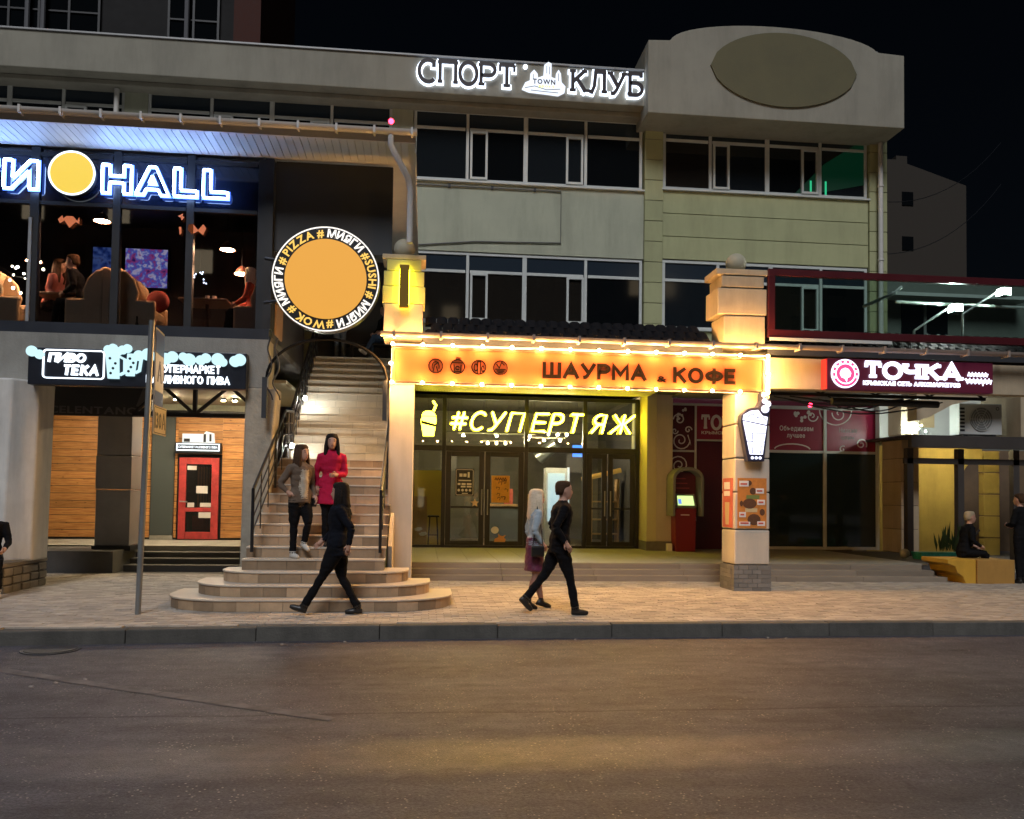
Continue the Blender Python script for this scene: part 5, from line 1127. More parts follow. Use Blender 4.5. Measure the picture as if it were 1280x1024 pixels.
# ================================================================== TERMINAL, POST, RIGHT-HAND SIDE
at_ = thing('payment_terminal', 'red payment terminal with grey arched hood and bright screen', 'terminal', (6.46, 20.4, .47))
MR = M('terminal_red', (.20, .012, .018), .4, var=.05)
obj('body', MB().prism([(6.22, .472), (6.72, .472), (6.74, 1.55), (6.20, 1.55)], 20.25, 20.7), MR, at_, bevel=.015)
obj('back_panel', MB().box(6.16, 6.78, 20.45, 20.7, 1.552, 2.45), DMAROON, at_)
hd = [(6.08, 1.35), (6.08, 2.28)]+arc(6.47, 2.28, .39, .28, 180, 0, 12)+[(6.86, 2.28), (6.86, 1.35), (6.80, 1.35), (6.79, 2.24)]+arc(6.47, 2.26, .32, .22, 0, 180, 12)+[(6.15, 2.24), (6.14, 1.35)]
obj('hood', MB().prism(hd, 20.05, 20.72), M('terminal_grey', (.20, .205, .20), .45, var=.06), at_, bevel=.01)
scm = MB().add([(6.20, 20.20, 1.56), (6.74, 20.20, 1.56), (6.72, 20.36, 1.90), (6.22, 20.36, 1.90), (6.20, 20.26, 1.54), (6.74, 20.26, 1.54), (6.72, 20.42, 1.90), (6.22, 20.42, 1.90)], [(0, 1, 2, 3), (7, 6, 5, 4), (0, 4, 5, 1), (1, 5, 6, 2), (2, 6, 7, 3), (3, 7, 4, 0)])
obj('screen_case', scm, MATS['terminal_grey'], at_)
def sl(a, b, t): return (a, 20.20+.16*t-.006, 1.56+.34*t+.003)
obj('screen', MB().add([sl(6.26, 0, .15), sl(6.68, 0, .15), sl(6.67, 0, .85), sl(6.27, 0, .85)], [(0, 1, 2, 3)]), M('terminal_screen', (.05, .05, .05), .3, emit=(.62, .9, .30), es=1.1), at_)
obj('screen_tile', MB().add([(p[0], p[1]-.003, p[2]+.002) for p in (sl(6.28, 0, .25), sl(6.36, 0, .25), sl(6.36, 0, .6), sl(6.28, 0, .6))], [(0, 1, 2, 3)]), M('screen_blue', (.05, .05, .05), .3, emit=(.15, .3, .9), es=.9), at_)
for k in range(3): bx('print', 6.28, 6.62-.05*k, 20.446, 20.449, 2.03+k*.12, 2.055+k*.12, M('faint_red_print', (.30, .05, .06), .6), at_)
bx('print', 6.34, 6.56, 20.246, 20.249, 1.365, 1.39, PALEPRINT, at_)
tag(bx('paper_box', 6.04, 6.16, 20.35, 20.5, .471, .66, PALEPRINT), 'small white carton on the terrace beside the terminal', 'carton')
tag(obj('red_beacon', MB().ball((7.75, 16.2, 3.70), .045, 10, 8), E_RED), 'small glowing red light under the canopy by the square column', 'light')
# street sign
sp0 = thing('street_sign', 'galvanised post with two edge-on traffic plates at the kerb', 'street sign', (-3.66, 11.45, .168))
obj('post', MB().tube([(-3.67, 11.45, .16), (-3.60, 11.45, 4.02)], .038, 12), M('galvanised', (.24, .25, .25), .4, .5, var=.2), sp0, True)
def plate(zc, h, wv, ang, mat, name, yoff=0):
    c, s = math.cos(math.radians(ang)), math.sin(math.radians(ang)); m = MB().box(-wv/2, wv/2, -.006, .006, -h/2, h/2)
    m.xf(lambda v: Vector((-3.56+(v.x+.33)*c-v.y*s, 11.45+(v.x+.33)*s+v.y*c+yoff, zc+v.z))); return obj(name, m, mat, sp0)
def on_plate(zc, ang, mb, mat, name):
    c, s = math.cos(math.radians(ang)), math.sin(math.radians(ang)); mb.xf(lambda v: Vector((-3.56+(v.x+.33)*c-v.y*s, 11.45+(v.x+.33)*s+v.y*c, zc+v.z))); obj(name, mb, mat, sp0)
AG = 96
plate(3.42, 1.06, .58, AG, GREYMETAL, 'plate'); on_plate(3.42, AG, MB().box(-.27, .27, -.011, -.007, .20, .50), M('sign_blue', (.012, .05, .25), .4), 'blue_field'); on_plate(3.42, AG, MB().box(-.27, .27, -.011, -.007, -.30, .19), M('sign_white', (.5, .52, .55), .4), 'white_field'); on_plate(3.42, AG, MB().box(-.27, .27, -.011, -.007, -.50, -.31), M('sign_blue', (.012, .05, .25), .4), 'blue_field')
for L_ in letters('А', -.15, .15, -.18, .1, -.0115, .002, .03): on_plate(3.42, AG, L_[1], BLACK, 'lettering')
plate(2.72, .38, .58, AG-5, M('sign_cream', (.42, .36, .26), .5, var=.1), 'plate')
for c_, mb in letters('130А', -.24, .24, -.11, .11, -.0075, .002, .02): on_plate(2.72, AG-5, mb, BLACK, 'lettering')
on_plate(2.72, AG-5, MB().ribbon(rrect(-.27, .27, -.17, .17, .03), .012, -.009, -.0065, True), BLACK, 'border')
# glazed balcony over the canopy
by = thing('glass_balcony', 'glass balcony screen in a dark red frame above the canopy', 'balcony', (9, 14.4, 4.6))
f = MB(); f.box(6.05, 14.5, 14.26, 14.36, 5.77, 5.89); f.box(6.05, 14.5, 14.26, 14.36, 4.67, 4.80)
for xx in (6.05, 11.6, 14.2): f.box(xx, xx+.12, 14.262, 14.358, 4.801, 5.769)
obj('frame', f, REDFRAME, by, bevel=.006)
for a, b in ((6.17, 11.6), (11.72, 14.2)): bx('pane', a, b, 14.305, 14.315, 4.79, 5.78, GLASSG, by)
bx('white_strip', 6.06, 8.35, 14.24, 14.255, 4.60, 4.655, FRAME_W, by)
obj('brace', MB().tube([(8.0, 14.6, 5.35), (8.6, 14.6, 5.62), (8.75, 14.6, 5.75)], .03, 8), FRAME_W, by); obj('brace', MB().tube([(9.0, 15.2, 5.62), (11.8, 15.2, 5.60)], .03, 8), FRAME_W, by)
for (x, z, lb) in ((10.02, 5.47, 'floodlight on the lower arm behind the balcony glass'), (11.01, 5.82, 'floodlight on the upper arm behind the balcony glass')):
    t = thing('floodlight', lb, 'floodlight', (x, 14.9, z-.4), 'floodlights on arms behind the balcony glass')
    obj('arm', MB().tube([(x-.72, 15.1, z-.42), (x-.08, 14.98, z+.03)], .022, 8), GREYMETAL, t); obj('base', MB().tube([(x-.72, 15.1, 4.5), (x-.72, 15.1, z-.42)], .025, 8), GREYMETAL, t)
    m = MB().box(-.06, .12, -.10, .10, -.08, .08); m.xf(lambda v, x=x, z=z: Vector((x+v.x, 14.95+v.y, z+v.z))); obj('housing', m, DARKMETAL, t, bevel=.01)
    bx('led_panel', x-.068, x-.061, 14.875, 15.025, z-.06, z+.06, E_FLOOD, t); bx('led_rim', x-.05, x+.10, 14.842, 14.8495, z-.065, z+.065, M('flood_glow', (.2, .2, .2), .4, emit=(.9, 1, .92), es=90), t)
# pergola
pg = thing('pergola', 'dark steel lean-to with posts beside the maroon shop', 'pergola', (13, 19.5, .3))
DM = M('pergola_brown', (.045, .038, .034), .6, var=.15)
bx('roof_edge', 11.75, 17, 19.2, 19.36, 3.10, 3.40, DM, pg); bx('roof_sheet', 11.75, 17, 19.37, 22.4, 3.36, 3.42, DM, pg); bx('rail_beam', 11.75, 17, 19.5, 19.58, 2.72, 2.86, DM, pg)
for xx in (11.82, 13.15, 14.62): bx('post', xx, xx+.16, 19.5, 19.66, .17, 3.1, DM, pg)
obj('tube_lamp', MB().tube([(13.9, 20.9, 3.24), (15.2, 20.9, 3.24)], .025, 8), M('tube_glow', (.1, .1, .1), .5, emit=(1.0, .82, .42), es=120), pg)
yw = thing('yellow_arch_wall', 'yellow plastered wall with an arched opening under the lean-to', 'wall', (15, 22.5, .17))
YW = M('yellow_plaster', (.52, .40, .12), .8, var=.12, bump=.1, dirt=.2)
ap = [(12.4, .1), (15.25, .1), (15.25, 2.5)]+arc(15.85, 2.5, .6, .5, 180, 90, 6)+[(15.85, 3.35), (12.4, 3.35)]
obj('plaster', MB().prism(ap, 22.42, 22.6), YW, yw)
for i in range(5): bx('quoin', 15.86, 16.35, 22.38, 22.6, .17+i*.62+.012, .17+(i+1)*.62-.012, YW, yw, bevel=.015)
bx('inner_wall', 15.0, 19, 24.2, 24.3, 0, 3.4, M('brown_inner', (.14, .09, .05), .8, var=.2), yw)
bx('ground_pad', 10.6, 20, 16.6, 24.2, 0, .30, DCONC)['kind'] = 'structure'
uw = thing('upper_annex', 'plain pale annex wall above the lean-to roof', 'building', (15, 21, 3.4)); bx('wall', 11.9, 18, 20.9, 21.1, 3.45, 4.9, M('annex_white', (.50, .52, .47), .8, var=.06), uw)
for xx in (12.35, 13.0): bx('blank_panel', xx, xx+.42, 20.88, 20.899, 3.75, 4.15, M('cream', (.55, .42, .22), .7), uw)
bx('side_pier', 14.75, 15.2, 19.4, 20.9, 3.43, 4.6, TAN, uw)
ac = thing('air_conditioner', 'white outdoor air conditioner with round fan grille on the lean-to roof', 'air conditioner', (13.8, 19.7, 3.43))
ACW = M('ac_white', (.55, .56, .54), .5, var=.06)
bx('case', 13.22, 14.36, 19.55, 19.95, 3.47, 4.25, ACW, ac, bevel=.02)
for a in (13.35, 14.1): bx('foot', a, a+.1, 19.56, 19.94, 3.421, 3.47, BLACK, ac)
obj('fan_recess', MB().disc(13.80, 3.86, .30, 19.535, 19.549, 36), M('fan_grey', (.22, .23, .22), .6), ac)
for r in (.06, .12, .18, .24, .30): obj('grille_ring', MB().ring(13.80, 3.86, r-.008, r, 19.522, 19.534, 36), ACW, ac)
for k in range(6): obj('fan_rib', MB().ribbon([(13.8, 3.86), (13.8+.29*math.cos(k*PI/3), 3.86+.29*math.sin(k*PI/3))], .01, 19.526+.0005*k, 19.534), ACW, ac)
for k in range(7): bx('side_fin', 13.24, 13.36, 19.54, 19.549, 3.55+k*.09, 3.60+k*.09, BLACK, ac)
obj('badge', MB().ring(14.24, 4.13, .03, .045, 19.543, 19.549, 16), DARKMETAL, ac)
lr = thing('led_rope', 'clump of white string lights at the foot of the annex wall', 'lights', (12.0, 19.0, 3.45))
for k in range(9): obj('bulb', MB().ball((12.0+.45*rnd.random(), 19.6+.5*rnd.random(), 3.5+.22*rnd.random()), .018, 8, 6), M('rope_led', (.1, .1, .1), .5, emit=(.85, 1.0, .9), es=420), lr)
obj('wire', MB().tube([(11.95+.06*k, 19.7, 3.46+.02*math.sin(k)) for k in range(10)], .006, 5), BLACK, lr)
# yellow plinth at the end of the steps, planter net, bag
pl = thing('yellow_plinth', 'yellow painted plinth ending the terrace steps', 'plinth', (11.1, 16, .17))
YP = M('yellow_paint', (.55, .30, .03), .6, var=.15, dirt=.2)
obj('wing', MB().prism([(10.36, .64), (10.36, .56), (10.52, .50), (10.56, .38), (10.68, .30), (10.74, .16), (10.95, .16), (10.95, .64)], 15.70, 16.6), YP, pl, bevel=.008); bx('block', 10.955, 11.75, 15.66, 16.6, .16, .64, M('ochre_paint', (.36, .19, .04), .7, var=.15, dirt=.3), pl, bevel=.01)
nt = thing('planter_trough', 'turquoise netted planter trough behind the yellow plinth', 'planter', (11.9, 18.4, .3))
obj('trough', MB().prism([(11.45, .302), (12.6, .302), (12.7, .62), (11.35, .62)], 18.2, 18.6), M('teal_net', (.03, .30, .24), .6, var=.5, scale=14), nt)
rnd = random.Random(5)
for k in range(40):
    a, b = 11.9+.75*rnd.random(), 18.25+.3*rnd.random(); h = .3+.45*rnd.random(); d = rnd.uniform(-.15, .15)
    obj('leaf', MB().add([(a, b, .62), (a+d*.5+.03, b, .62+h*.5), (a+d, b+.03, .62+h), (a+d*.5-.03, b+.01, .62+h*.5)], [(0, 1, 2, 3)]), M('leaf_green', (.03, .07, .02), .6, rand=.3), nt)
obj('leaning_pole', MB().tube([(12.3, 18.15, .6), (12.75, 18.15, 1.15)], .025, 6), DM, nt)
tag(obj('crumpled_bag', MB().ball((11.2, 18.6, .57), .11, 10, 7, (1.1, 1, 1)), M('bag_grey', (.35, .33, .30), .7, var=.3, scale=9), None, True), 'crumpled pale bag at the foot of the tan column', 'bag')
# --- houses behind
lb_ = thing('apartment_block', 'dark apartment block rising behind the flat roof', 'building', (-12, 33, 0))
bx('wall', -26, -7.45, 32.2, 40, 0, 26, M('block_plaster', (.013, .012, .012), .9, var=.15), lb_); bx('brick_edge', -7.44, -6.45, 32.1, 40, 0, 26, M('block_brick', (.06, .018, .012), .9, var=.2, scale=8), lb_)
for (a, b) in ((-17.6, -12.3), (-9.8, -8.0)):
    wv = bx('window', a, b, 32.12, 32.19, 17.6, 21, DARKGLASS, lb_)
    n = max(2, int((b-a)/.9))
    for k in range(n+1): bx('mullion', a+(b-a)*k/n-.04, a+(b-a)*k/n+.04, 32.06, 32.119, 17.6, 21, M('block_frame', (.02, .02, .022), .5), wv)
    bx('transom', a, b, 32.07, 32.118, 19.5, 19.56, MATS['block_frame'], wv)
for a in (-14.75, -14.2, -9.1): obj('standpipe', MB().tube([(a, 31.9, 17.5), (a, 31.9, 22)], .09, 8), M('old_pipe', (.12, .12, .13), .5), lb_)
rb = thing('far_house', 'dark beige gabled house beyond the corner', 'building', (25.5, 40, 0))
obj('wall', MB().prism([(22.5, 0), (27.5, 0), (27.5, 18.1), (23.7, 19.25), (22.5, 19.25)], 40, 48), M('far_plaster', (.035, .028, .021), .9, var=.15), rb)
for zz in (14.6, 16.9): bx('window', 24.0, 24.6, 39.96, 39.999, zz, zz+.7, DARKGLASS, rb)
bx('chimney', 24.3, 24.9, 41, 42, 19.0, 19.9, M('far_plaster', (.10, .080, .060), .9), rb)
wg = thing('side_wing', 'low grey wing with a dark window behind the balcony', 'building', (16, 24.5, 0))
bx('wall', 12.4, 24, 24.4, 30, 0, 8.7, M('wing_plaster', (.16, .17, .15), .85, var=.15), wg); w_ = bx('window', 14.6, 16.1, 24.34, 24.399, 6.9, 7.95, DARKGLASS, wg); bx('frame', 15.3, 15.38, 24.31, 24.339, 6.9, 7.95, GREYMETAL, w_); bx('awning', 13.9, 18.4, 23.7, 24.39, 8.0, 8.1, FRAME_W, wg)
for k in range(2): tag(obj('overhead_cable', MB().tube([(12.6+.7*t, 23+.5*t, 9.0+1.6*k+.12*t+.02*t*t) for t in range(14)], .012, 5), BLACK), ('thin lower overhead cable running off the building corner', 'thin upper overhead cable running off the building corner')[k], 'cable')

# ================================================================== PEOPLE
GRID = [(a/4, b/6) for a in range(4) for b in range(6)]
def person(label, loc, heading, J, C_, H=1.72, hair=None, extra=None, turn=0., category='person'):
    """one continuous body: limbs and trunk lofted, fused by a voxel remesh, fingers rooted in the palms.
    J: pose (x forward, y left, z up, metres for a 1.72 m figure). C_: materials per region."""
    t = thing('person', label, category, loc)
    k = H/1.72; mats = []; prims = []            # prims: (MB, material index)
    def mi(m):
        if m not in mats: mats.append(m)
        return mats.index(m)
    def ell(c, a, b, n=14): return [(c[0]+a*math.cos(2*PI*j/n), c[1]+b*math.sin(2*PI*j/n), c[2]) for j in range(n)]
    def P(mb, m): prims.append((mb, mi(m)))
    hz = J.get('hip', .92); dz = hz-.92; ln = J.get('lean', 0.); hx = J.get('hipx', 0.)
    def tx(z): return hx+ln*(z-.92)
    top, bot, skin, shoe = C_['top'], C_['bottom'], C_.get('skin', SKIN), C_['shoe']; fem = C_.get('f', False); fat = C_.get('fat', 1.)
    # trunk
    prof = [(.88, .085, .13), (.93, .11, .165), (1.0, .108, .155 if not fem else .16), (1.1, .095, .135 if not fem else .118), (1.22, .108, .15 if not fem else .135), (1.34, .115, .17 if not fem else .15), (1.41, .10, .172 if not fem else .15), (1.455, .068, .11), (1.485, .05, .06)]
    P(MB().rings([ell((tx(z), 0, z+dz), a*fat, b*fat) for z, a, b in prof]), top)
    P(MB().rings([ell((tx(z), 0, z+dz), a, b) for z, a, b in ((.80, .08, .13), (.88, .112, .16), (.97, .108, .155))]), C_['hem'][2] if 'hem' in C_ else bot)
    if 'hem' in C_:      # jacket, coat or skirt reaching below the waist
        hzz, fl, hm = C_['hem']
        P(MB().rings([ell((tx(1.0)*(1-.5*q), 0, dz+1.04+(hzz-1.04)*q), .118+fl*q, .158+fl*q) for q in (0, .35, .7, 1)]), hm)
    # neck and head
    nx = tx(1.5); P(MB().tube([(nx-.005, 0, 1.42+dz), (nx+.01, 0, 1.55+dz)], [.055, .05], 12), skin)
    hc = Vector((nx+.022, 0, 1.615+dz)); ct, st_ = math.cos(turn), math.sin(turn)
    def hd(v): v = Vector(v); return (hc.x+v.x*ct-v.y*st_, hc.y+v.x*st_+v.y*ct, hc.z+v.z)
    head = MB().rings([[hd((cx+a*math.cos(2*PI*j/16), b*math.sin(2*PI*j/16), z)) for j in range(16)] for z, cx, a, b in
        ((-.115, .035, .03, .025), (-.10, .03, .055, .045), (-.06, .014, .083, .062), (-.02, .004, .094, .071), (.03, -.002, .099, .076), (.075, -.008, .092, .073), (.105, -.012, .066, .055), (.12, -.012, .028, .025))])
    P(head, skin)
    P(MB().tube([hd((.088, 0, .005)), hd((.108, 0, -.03)), hd((.094, 0, -.042))], [.008, .014, .010], 8), skin)
    for sy in (-1, 1): P(MB().ball(hd((-.006, sy*.076, -.012)), .022, 8, 6, (.8, .45, 1.2)), skin)
    # legs
    for sd_, sy in (('L', 1), ('R', -1)):
        kn, an, toe = J['leg'+sd_]; lx = kn[2] if len(kn) > 2 else 0
        hipp = Vector((hx, .085*sy, .90+dz)); knp = Vector((kn[0], sy*.08+lx, kn[1])); anp = Vector((an[0], sy*.075+lx*1.1, an[1]))
        thigh_m = C_.get('thigh', bot)
        P(MB().tube([hipp, hipp.lerp(knp, .5), knp], [.088*fat, .077*fat, .060], 12), thigh_m)
        P(MB().tube([knp, knp.lerp(anp, .35), anp], [.058, .054, .034 if C_.get('bare') else .054], 12), C_.get('shin', bot))
        tp = anp+Vector((math.cos(toe)*.17, 0, math.sin(toe)*.17)); dn = Vector((math.sin(toe), 0, -math.cos(toe)))
        he = anp-Vector((math.cos(toe)*.055, 0, math.sin(toe)*.055))
        P(MB().tube([anp+dn*-.02, anp+dn*.03], [.04, .042], 10), shoe)
        P(MB().tube([he+dn*.045, anp+dn*.045, anp.lerp(tp, .6)+dn*.052, tp+dn*.058], [.036, .042, .042, .026], 10), shoe)
        if C_.get('heel'): P(MB().tube([he+dn*.05, he+dn*.09], [.018, .012], 8), shoe)
    # arms
    fingers = []
    for sd_, sy in (('L', 1), ('R', -1)):
        el, ha = (Vector(q) for q in J['arm'+sd_]); sh_ = Vector((tx(1.4), sy*.175*(.92 if fem else 1.), 1.395+dz))
        sl_ = C_.get('sleeve', top)
        P(MB().tube([sh_+Vector((0, -sy*.05, .005)), sh_, sh_.lerp(el, .5), el], [.062, .066, .058, .05], 12), sl_)
        d = (ha-el); w_ = el+d*.80; dn = d.normalized(); P(MB().tube([el, el.lerp(w_, .4), w_], [.05, .046, .037], 12), sl_)
        P(MB().tube([w_-dn*.01, w_+dn*.03, w_+dn*.085], [.024, .034, .030], 10), skin)
        side = dn.cross(Vector((0, sy, 0))); side = side.normalized() if side.length > .2 else Vector((1, 0, 0)); bend = dn.cross(side)*(-sy)
        if bend.y*sy > 0: bend = -bend
        for q in range(4):
            b0 = w_+dn*.075+side*(.024-.016*q); L = (.068, .078, .072, .056)[q]
            fingers.append((MB().tube([b0, b0+dn*L*.5+bend*.008, b0+dn*L*.9+bend*.03], [.0095, .0088, .007], 6), mi(skin)))
        b0 = w_+dn*.02+side*.026; fingers.append((MB().tube([b0, b0+side*.022+dn*.028, b0+side*.02+dn*.06+bend*.012], [.011, .0098, .008], 6), mi(skin)))
    for mb, m in (extra(hd, tx, dz) if extra else []): P(mb, m)
    # fuse
    allm = MB(); pts = []
    for mb, m in prims: allm.add(mb.v, mb.f); pts += [(v, m) for v in mb.v]+[(tuple(Vector(mb.v[f[0]]).lerp(Vector(mb.v[f[1]]), s_).lerp(Vector(mb.v[f[3]]).lerp(Vector(mb.v[f[2]]), s_), u_)), m) for f in mb.f if len(f) == 4 for s_, u_ in GRID]
    me = mesh_from('body', allm); o = bpy.data.objects.new('tmp', me); COL.objects.link(o)
    md = o.modifiers.new('r', 'REMESH'); md.mode = 'VOXEL'; md.voxel_size = .0125
    sm = o.modifiers.new('s', 'SMOOTH'); sm.factor = .5; sm.iterations = 3
    dg = bpy.context.evaluated_depsgraph_get(); dg.update(); nm = bpy.data.meshes.new_from_object(o.evaluated_get(dg)); bpy.data.objects.remove(o)
    kd = KDTree(len(pts))
    for i, (v, m) in enumerate(pts): kd.insert(v, i)
    kd.balance()
    V_ = [tuple(v.co) for v in nm.vertices]; F_ = [tuple(p.vertices) for p in nm.polygons]
    MI = [pts[kd.find(p.center)[1]][1] for p in nm.polygons]
    bare = {mi(skin), mi(shoe)}; clothv = [True]*len(V_)
    for p, m_ in zip(nm.polygons, MI):
        if m_ in bare:
            for v in p.vertices: clothv[v] = False
    for i, v in enumerate(nm.vertices):
        if clothv[i]:
            c_ = Vector((v.co.x*7, v.co.y*7, v.co.z*13)); a_ = mnoise.noise(c_+Vector((loc[0]*9, 0, 0)))*.011+mnoise.noise(c_*2.6)*.005
            V_[i] = tuple(v.co+v.normal*a_)
    fin = MB(); fin.v = V_; fin.f = F_
    for mb, m in fingers: fin.add(mb.v, mb.f); MI += [m]*len(mb.f)
    for pos, r, m in ((hd((.083, .032, .012)), .011, EYE), (hd((.083, -.032, .012)), .011, EYE)):
        b = MB().ball(pos, r, 8, 6, (.6, 1.2, .6)); fin.add(b.v, b.f); MI += [mi(m)]*len(b.f)
    for a, b_, m, rr in ((hd((.086, .018, .034)), hd((.076, .052, .032)), EYE, .005), (hd((.086, -.018, .034)), hd((.076, -.052, .032)), EYE, .005), (hd((.089, .022, -.062)), hd((.089, -.022, -.062)), LIP, .007)):
        q = MB().tube([a, b_], rr, 6); fin.add(q.v, q.f); MI += [mi(m)]*len(q.f)
    q = math.radians(heading); cq, sq = math.cos(q), math.sin(q)
    def W(v): return (loc[0]+k*(v[0]*cq-v[1]*sq), loc[1]+k*(v[0]*sq+v[1]*cq), loc[2]+k*v[2])
    def finish(name, V_, F_, MIx, ms):
        me = bpy.data.meshes.new(name); me.from_pydata([tuple(Vector(W(v))-Vector(loc)) for v in V_], [], F_); me.update()
        for m in ms: me.materials.append(m)
        me.polygons.foreach_set('material_index', MIx); me.polygons.foreach_set('use_smooth', [True]*len(F_))
        o = bpy.data.objects.new(name, me); o.location = loc; link(o, t); return o
    finish('body', fin.v, fin.f, MI, mats)
    if hair:
        style, hm = hair; hb = MB()
        if style == 'short':
            rg = [(.128, -.02, .03, .03), (.118, -.018, .075, .064), (.09, -.016, .099, .082), (.055, -.022, .101, .086), (.02, -.040, .084, .086), (-.02, -.052, .066, .080), (-.06, -.055, .05, .06)]
        elif style == 'bun':
            rg = [(.132, -.02, .03, .03), (.122, -.018, .078, .066), (.09, -.018, .103, .086), (.05, -.026, .102, .090), (.01, -.040, .090, .090), (-.04, -.050, .074, .085), (-.09, -.052, .05, .06)]
        else:
            ln_ = style
            rg = [(.136, -.02, .03, .03), (.126, -.016, .08, .070), (.095, -.014, .105, .092), (.05, -.024, .104, .098), (0, -.042, .09, .100), (-.06, -.056, .078, .104), (-.13, -.066, .07, .110), (-.13-ln_*.5, -.095, .055, .105), (-.13-ln_, -.085, .03, .07)]
        n = 20
        hb.rings([[hd((cx+a*math.cos(2*PI*j/n)+.004*math.sin(5*j+z*60), b*math.sin(2*PI*j/n)+.005*math.sin(7*j+z*80), z)) for j in range(n)] for z, cx, a, b in rg])
        if style == 'bun': hb.ball(hd((-.10, 0, .03)), .045, 10, 8)
        if not isinstance(style, str):
            for sy in (-1, 1):
                for q in range(3): hb.tube([hd((.035-.03*q, sy*.080, .06)), hd((.03-.03*q, sy*.092, -.06)), hd((.035-.03*q, sy*.095, -.18)), hd((.03-.03*q, sy*.08, -.16-style))], [.02, .026, .03, .012], 8)
        finish('hair', hb.v, hb.f, [0]*len(hb.f), [hm])
    t['_k'] = 1; del t['_k']
    return t, W, finish, hd
def cloth(name, col, var=.12): return M(name, col, .9, var=var, scale=8, bump=.25, bscale=35, spec=.15)
DARKCL = cloth('black_cloth', (.005, .005, .006)); NAVYCL = cloth('navy_cloth', (.005, .006, .010)); DENIM = cloth('blue_denim', (.05, .09, .17), .3); LEATHER = M('black_leather', (.012, .011, .010), .4)
BROWNH = M('brown_hair', (.055, .028, .014), .8, spec=.2, bump=.5, bscale=45, var=.3, scale=30); DARKH = M('dark_hair', (.012, .008, .006), .8, spec=.2, bump=.5, bscale=45, var=.3, scale=30); BLONDH = M('blond_hair', (.62, .52, .38), .8, spec=.2, bump=.5, bscale=45, var=.2, scale=30)
W_SHOE = M('white_shoe', (.5, .47, .42), .6)
# woman in dark clothes striding past the stairs
person('person in dark jacket and trousers striding past the rounded steps', (-1.12, 11.36, .170), 178,
       {'hip': .885, 'lean': -.06, 'legL': ((.17, .50), (.40, .115), .35), 'legR': ((-.06, .47), (-.27, .085), -.02), 'armL': ((-.20, .22, 1.12), (-.16, .20, .86)), 'armR': ((.02, -.22, 1.12), (.27, -.20, .90))},
       {'top': NAVYCL, 'bottom': DARKCL, 'shoe': LEATHER, 'f': True, 'fat': 1.32, 'hem': (.80, .045, NAVYCL)}, 1.76, (.10, DARKH))
# man in a dark suit
person('person in dark suit walking beside the blond person', (1.86, 11.36, .170), 2,
       {'hip': .89, 'lean': .06, 'legL': ((-.17, .50), (-.42, .20), -.75), 'legR': ((.12, .49), (.20, .085), .0), 'armL': ((-.06, .25, 1.13), (.10, .24, .90)), 'armR': ((-.10, -.24, 1.12), (.06, -.25, .88))},
       {'top': DARKCL, 'bottom': DARKCL, 'shoe': LEATHER, 'hem': (.82, .03, DARKCL), 'fat': 1.22}, 1.83, ('short', BROWNH))
# blonde woman
SEQ = M('plum_sequin', (.12, .025, .055), .35, var=.6, scale=45); BLUETOP = cloth('pale_blue_knit', (.32, .38, .42), .15); TIGHT = M('sheer_tight', (.26, .13, .09), .6)
t, W, fin_, hd_ = person('person with long pale blond hair, light blue top and plum skirt', (1.60, 11.98, .170), 8,
       {'hip': .90, 'lean': .02, 'legL': ((.06, .49), (.13, .11), -.25), 'legR': ((.0, .48), (-.10, .13), -.45), 'armL': ((-.05, .21, 1.12), (.05, .18, .90)), 'armR': ((-.06, -.21, 1.12), (.08, -.20, .92))},
       {'top': BLUETOP, 'bottom': SEQ, 'thigh': TIGHT, 'shin': TIGHT, 'shoe': LEATHER, 'f': True, 'hem': (.56, .03, SEQ), 'bare': True, 'heel': True}, 1.70, (.26, BLONDH))
bag = MB().box(-.12, .07, -.29, -.22, .76, .92); bag.xf(lambda v: Vector(W(v))); o = tag(obj('shoulder_bag', bag, LEATHER, None, False, .02), 'black shoulder bag at the hip of the blond person', 'bag')
stp = MB().tube([W(p) for p in ((-.1, -.26, .92), (-.03, -.20, 1.25), (0, -.12, 1.47), (.04, -.16, 1.25), (.05, -.26, .92))], .008, 6); obj('strap', stp, LEATHER, o)
# woman in a grey-brown jacket on the steps
JKT = cloth('taupe_jacket', (.13, .095, .07)); CREAM = cloth('cream_shirt', (.45, .40, .32))
def open_front(hd, tx, dz): return [(MB().rings([[(tx(z)+.082+.066*math.cos(a), .078*math.sin(a), z+dz) for a in [2*PI*j/10 for j in range(10)]] for z in (.93, 1.1, 1.25, 1.36)]), CREAM)]
t, W, fin_, hd_ = person('person in taupe jacket and cream shirt stepping down the stairs', (-1.82, 12.74, znum(4)), -52,
       {'hip': .90, 'lean': .03, 'legL': ((.12, .52), (.02, .24), -.35), 'legR': ((-.02, .47), (-.05, .085), .0), 'armL': ((-.04, .22, 1.12), (.08, .22, .90)), 'armR': ((-.08, -.30, 1.12), (.03, -.20, .98))},
       {'top': JKT, 'bottom': DARKCL, 'shoe': W_SHOE, 'f': True, 'hem': (.86, .03, JKT), 'fat': 1.18}, 1.68, (.22, BROWNH), open_front, .35)
bag = MB().box(-.05, .10, .18, .24, .78, .92); bag.xf(lambda v: Vector(W(v))); tag(obj('hand_bag', bag, LEATHER, None, False, .015), 'small dark handbag held by the person in the taupe jacket', 'bag')
